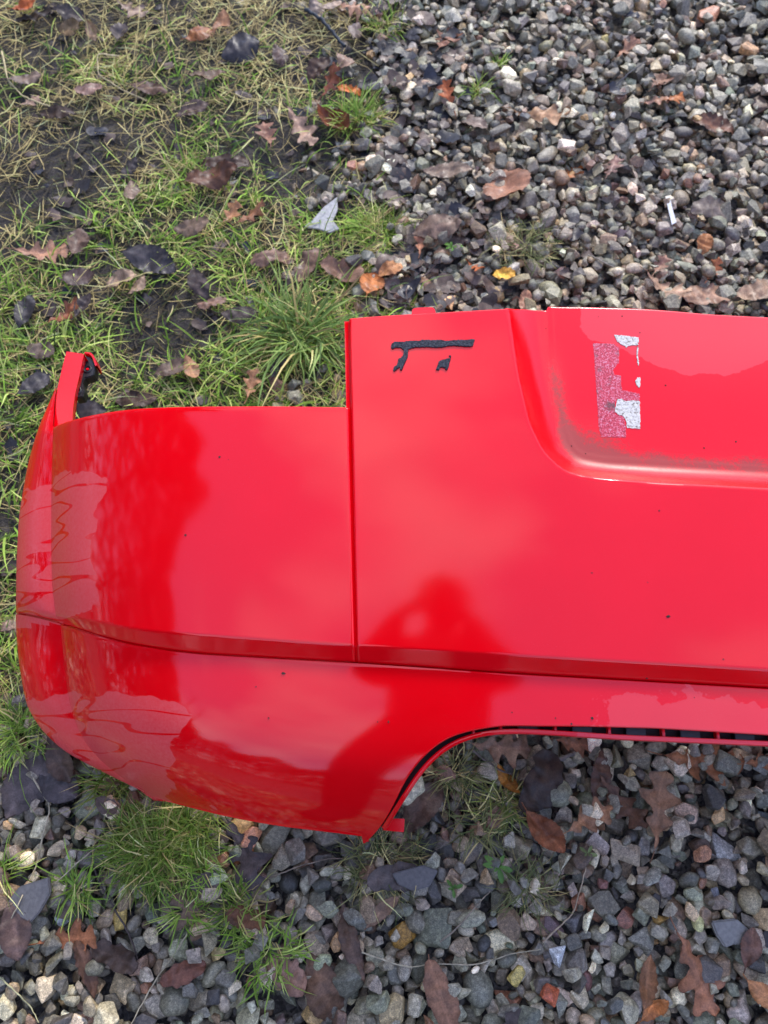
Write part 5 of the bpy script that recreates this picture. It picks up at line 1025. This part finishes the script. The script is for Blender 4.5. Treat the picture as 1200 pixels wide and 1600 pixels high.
ND = [(0, .02, .95, (.15, .11)), (0, .05, 1.10, (.14, .105)), (0, .12, 1.27, (.17, .125)), (0, .19, 1.43, (.16, .11)), (0, .26, 1.48, .06), (0, .32, 1.53, .055)]
ED = [(0, 1), (1, 2), (2, 3), (3, 4), (4, 5)]
hx_ = [(0, .355, 1.575, (.075, .085)), (0, .37, 1.635, (.080, .10)), (0, .375, 1.69, (.070, .085))]
for q in hx_: ED.append((len(ND)-1, len(ND))); ND.append(q)
for s_ in (-1, 1):
    b0 = len(ND)
    ND += [(s_*.15, .18, 1.43, .09), (s_*.175, .21, 1.28, .082), (s_*.155, .27, 1.16, .075), (s_*.115, .345, 1.215, .06), (s_*.105, .40, 1.262, .027), (s_*.085, .415, 1.275, .028)]
    ED += [(3, b0)]+[(b0+i, b0+i+1) for i in range(5)]; hnd = len(ND)-1
    for f_, (dx, dy, dz, L_) in enumerate([(-.3, .3, .9, .055), (-.6, .45, .55, .062), (-.7, .5, .2, .064), (-.7, .45, -.15, .060), (-.6, .35, -.45, .050)]):
        v_ = Vector((s_*dx, dy, dz)).normalized(); p0 = Vector(ND[hnd][:3])+Vector((0, .012*(1-abs(f_-2)*.3), .018*(2-f_)*.55))+v_*.02
        p1 = p0+v_*L_*.5; v2 = (v_+Vector((-s_*.9, 0, 0))).normalized(); p2 = p1+v2*L_*.5
        k_ = len(ND); ND += [(*p0, .010), (*p1, .009), (*p2, .007)]; ED += [(hnd, k_), (k_, k_+1), (k_+1, k_+2)]
    b0 = len(ND)
    ND += [(s_*.10, .02, .88, .10), (s_*.12, .05, .52, .068), (s_*.125, .01, .12, .050), (s_*.13, .03, .055, .048), (s_*.15, .17, .045, .042)]
    ED += [(0, b0)]+[(b0+i, b0+i+1) for i in range(4)]
def body_mat(c):
    if c[2] > 1.52: return 1
    return 0
skinned('body', ND, ED, ([m_jacket, m_skin], body_mat), person)
V, F = ico(3); V = V*[.088, .108, .10]+[0, .36, 1.675]; V = V[:]; 
kp = [f for f in F if V[f].mean(0)[2] > 1.63+.45*max(0, V[f].mean(0)[1]-.375)]
u_, inv = np.unique(np.array(kp), return_inverse=True); link('hair', mesh_np('hair', V[u_], inv.reshape(-1, 3)), m_hair, person)
for s_ in (-1, 1):
    Ve, Fe = ico(2); link('ear', mesh_np('ear', Ve*[.012, .022, .032]+[s_*.083, .36, 1.62], Fe), m_skin, person)
    link('eye', mesh_np('eye', Ve*.012+[s_*.032, .453, 1.623], Fe), material('eye_white', (.7, .7, .7), .3)[0], person)
Ve, Fe = ico(2); link('nose', mesh_np('nose', Ve*[.016, .022, .028]+[0, .47, 1.597], Fe), m_skin, person)
link('mouth', mesh_np('mouth', Ve*[.026, .008, .007]+[0, .453, 1.553], Fe), material('lips', (.35, .13, .11), .5)[0], person)
# phone: just behind the camera's own position
import bmesh as _bm
bm = _bm.new(); _bm.ops.create_cube(bm, size=1, matrix=Matrix.Diagonal((.072, .148, .008, 1))); _bm.ops.bevel(bm, geom=[e for e in bm.edges if abs((e.verts[0].co-e.verts[1].co).z) > .004], offset=.010, segments=4, affect='EDGES'); _bm.ops.bevel(bm, geom=bm.edges[:], offset=.0012, segments=1, affect='EDGES')
me = bpy.data.meshes.new('shell'); bm.to_mesh(me); bm.free()
ph = link('phone', None, label='black phone held over the bumper, mirrored in the paint', category='phone'); ph.location = (0.012, -.030, CAM_H+.016); ph.rotation_euler = (CAM_T, 0, 0)
link('shell', me, m_phone, ph)
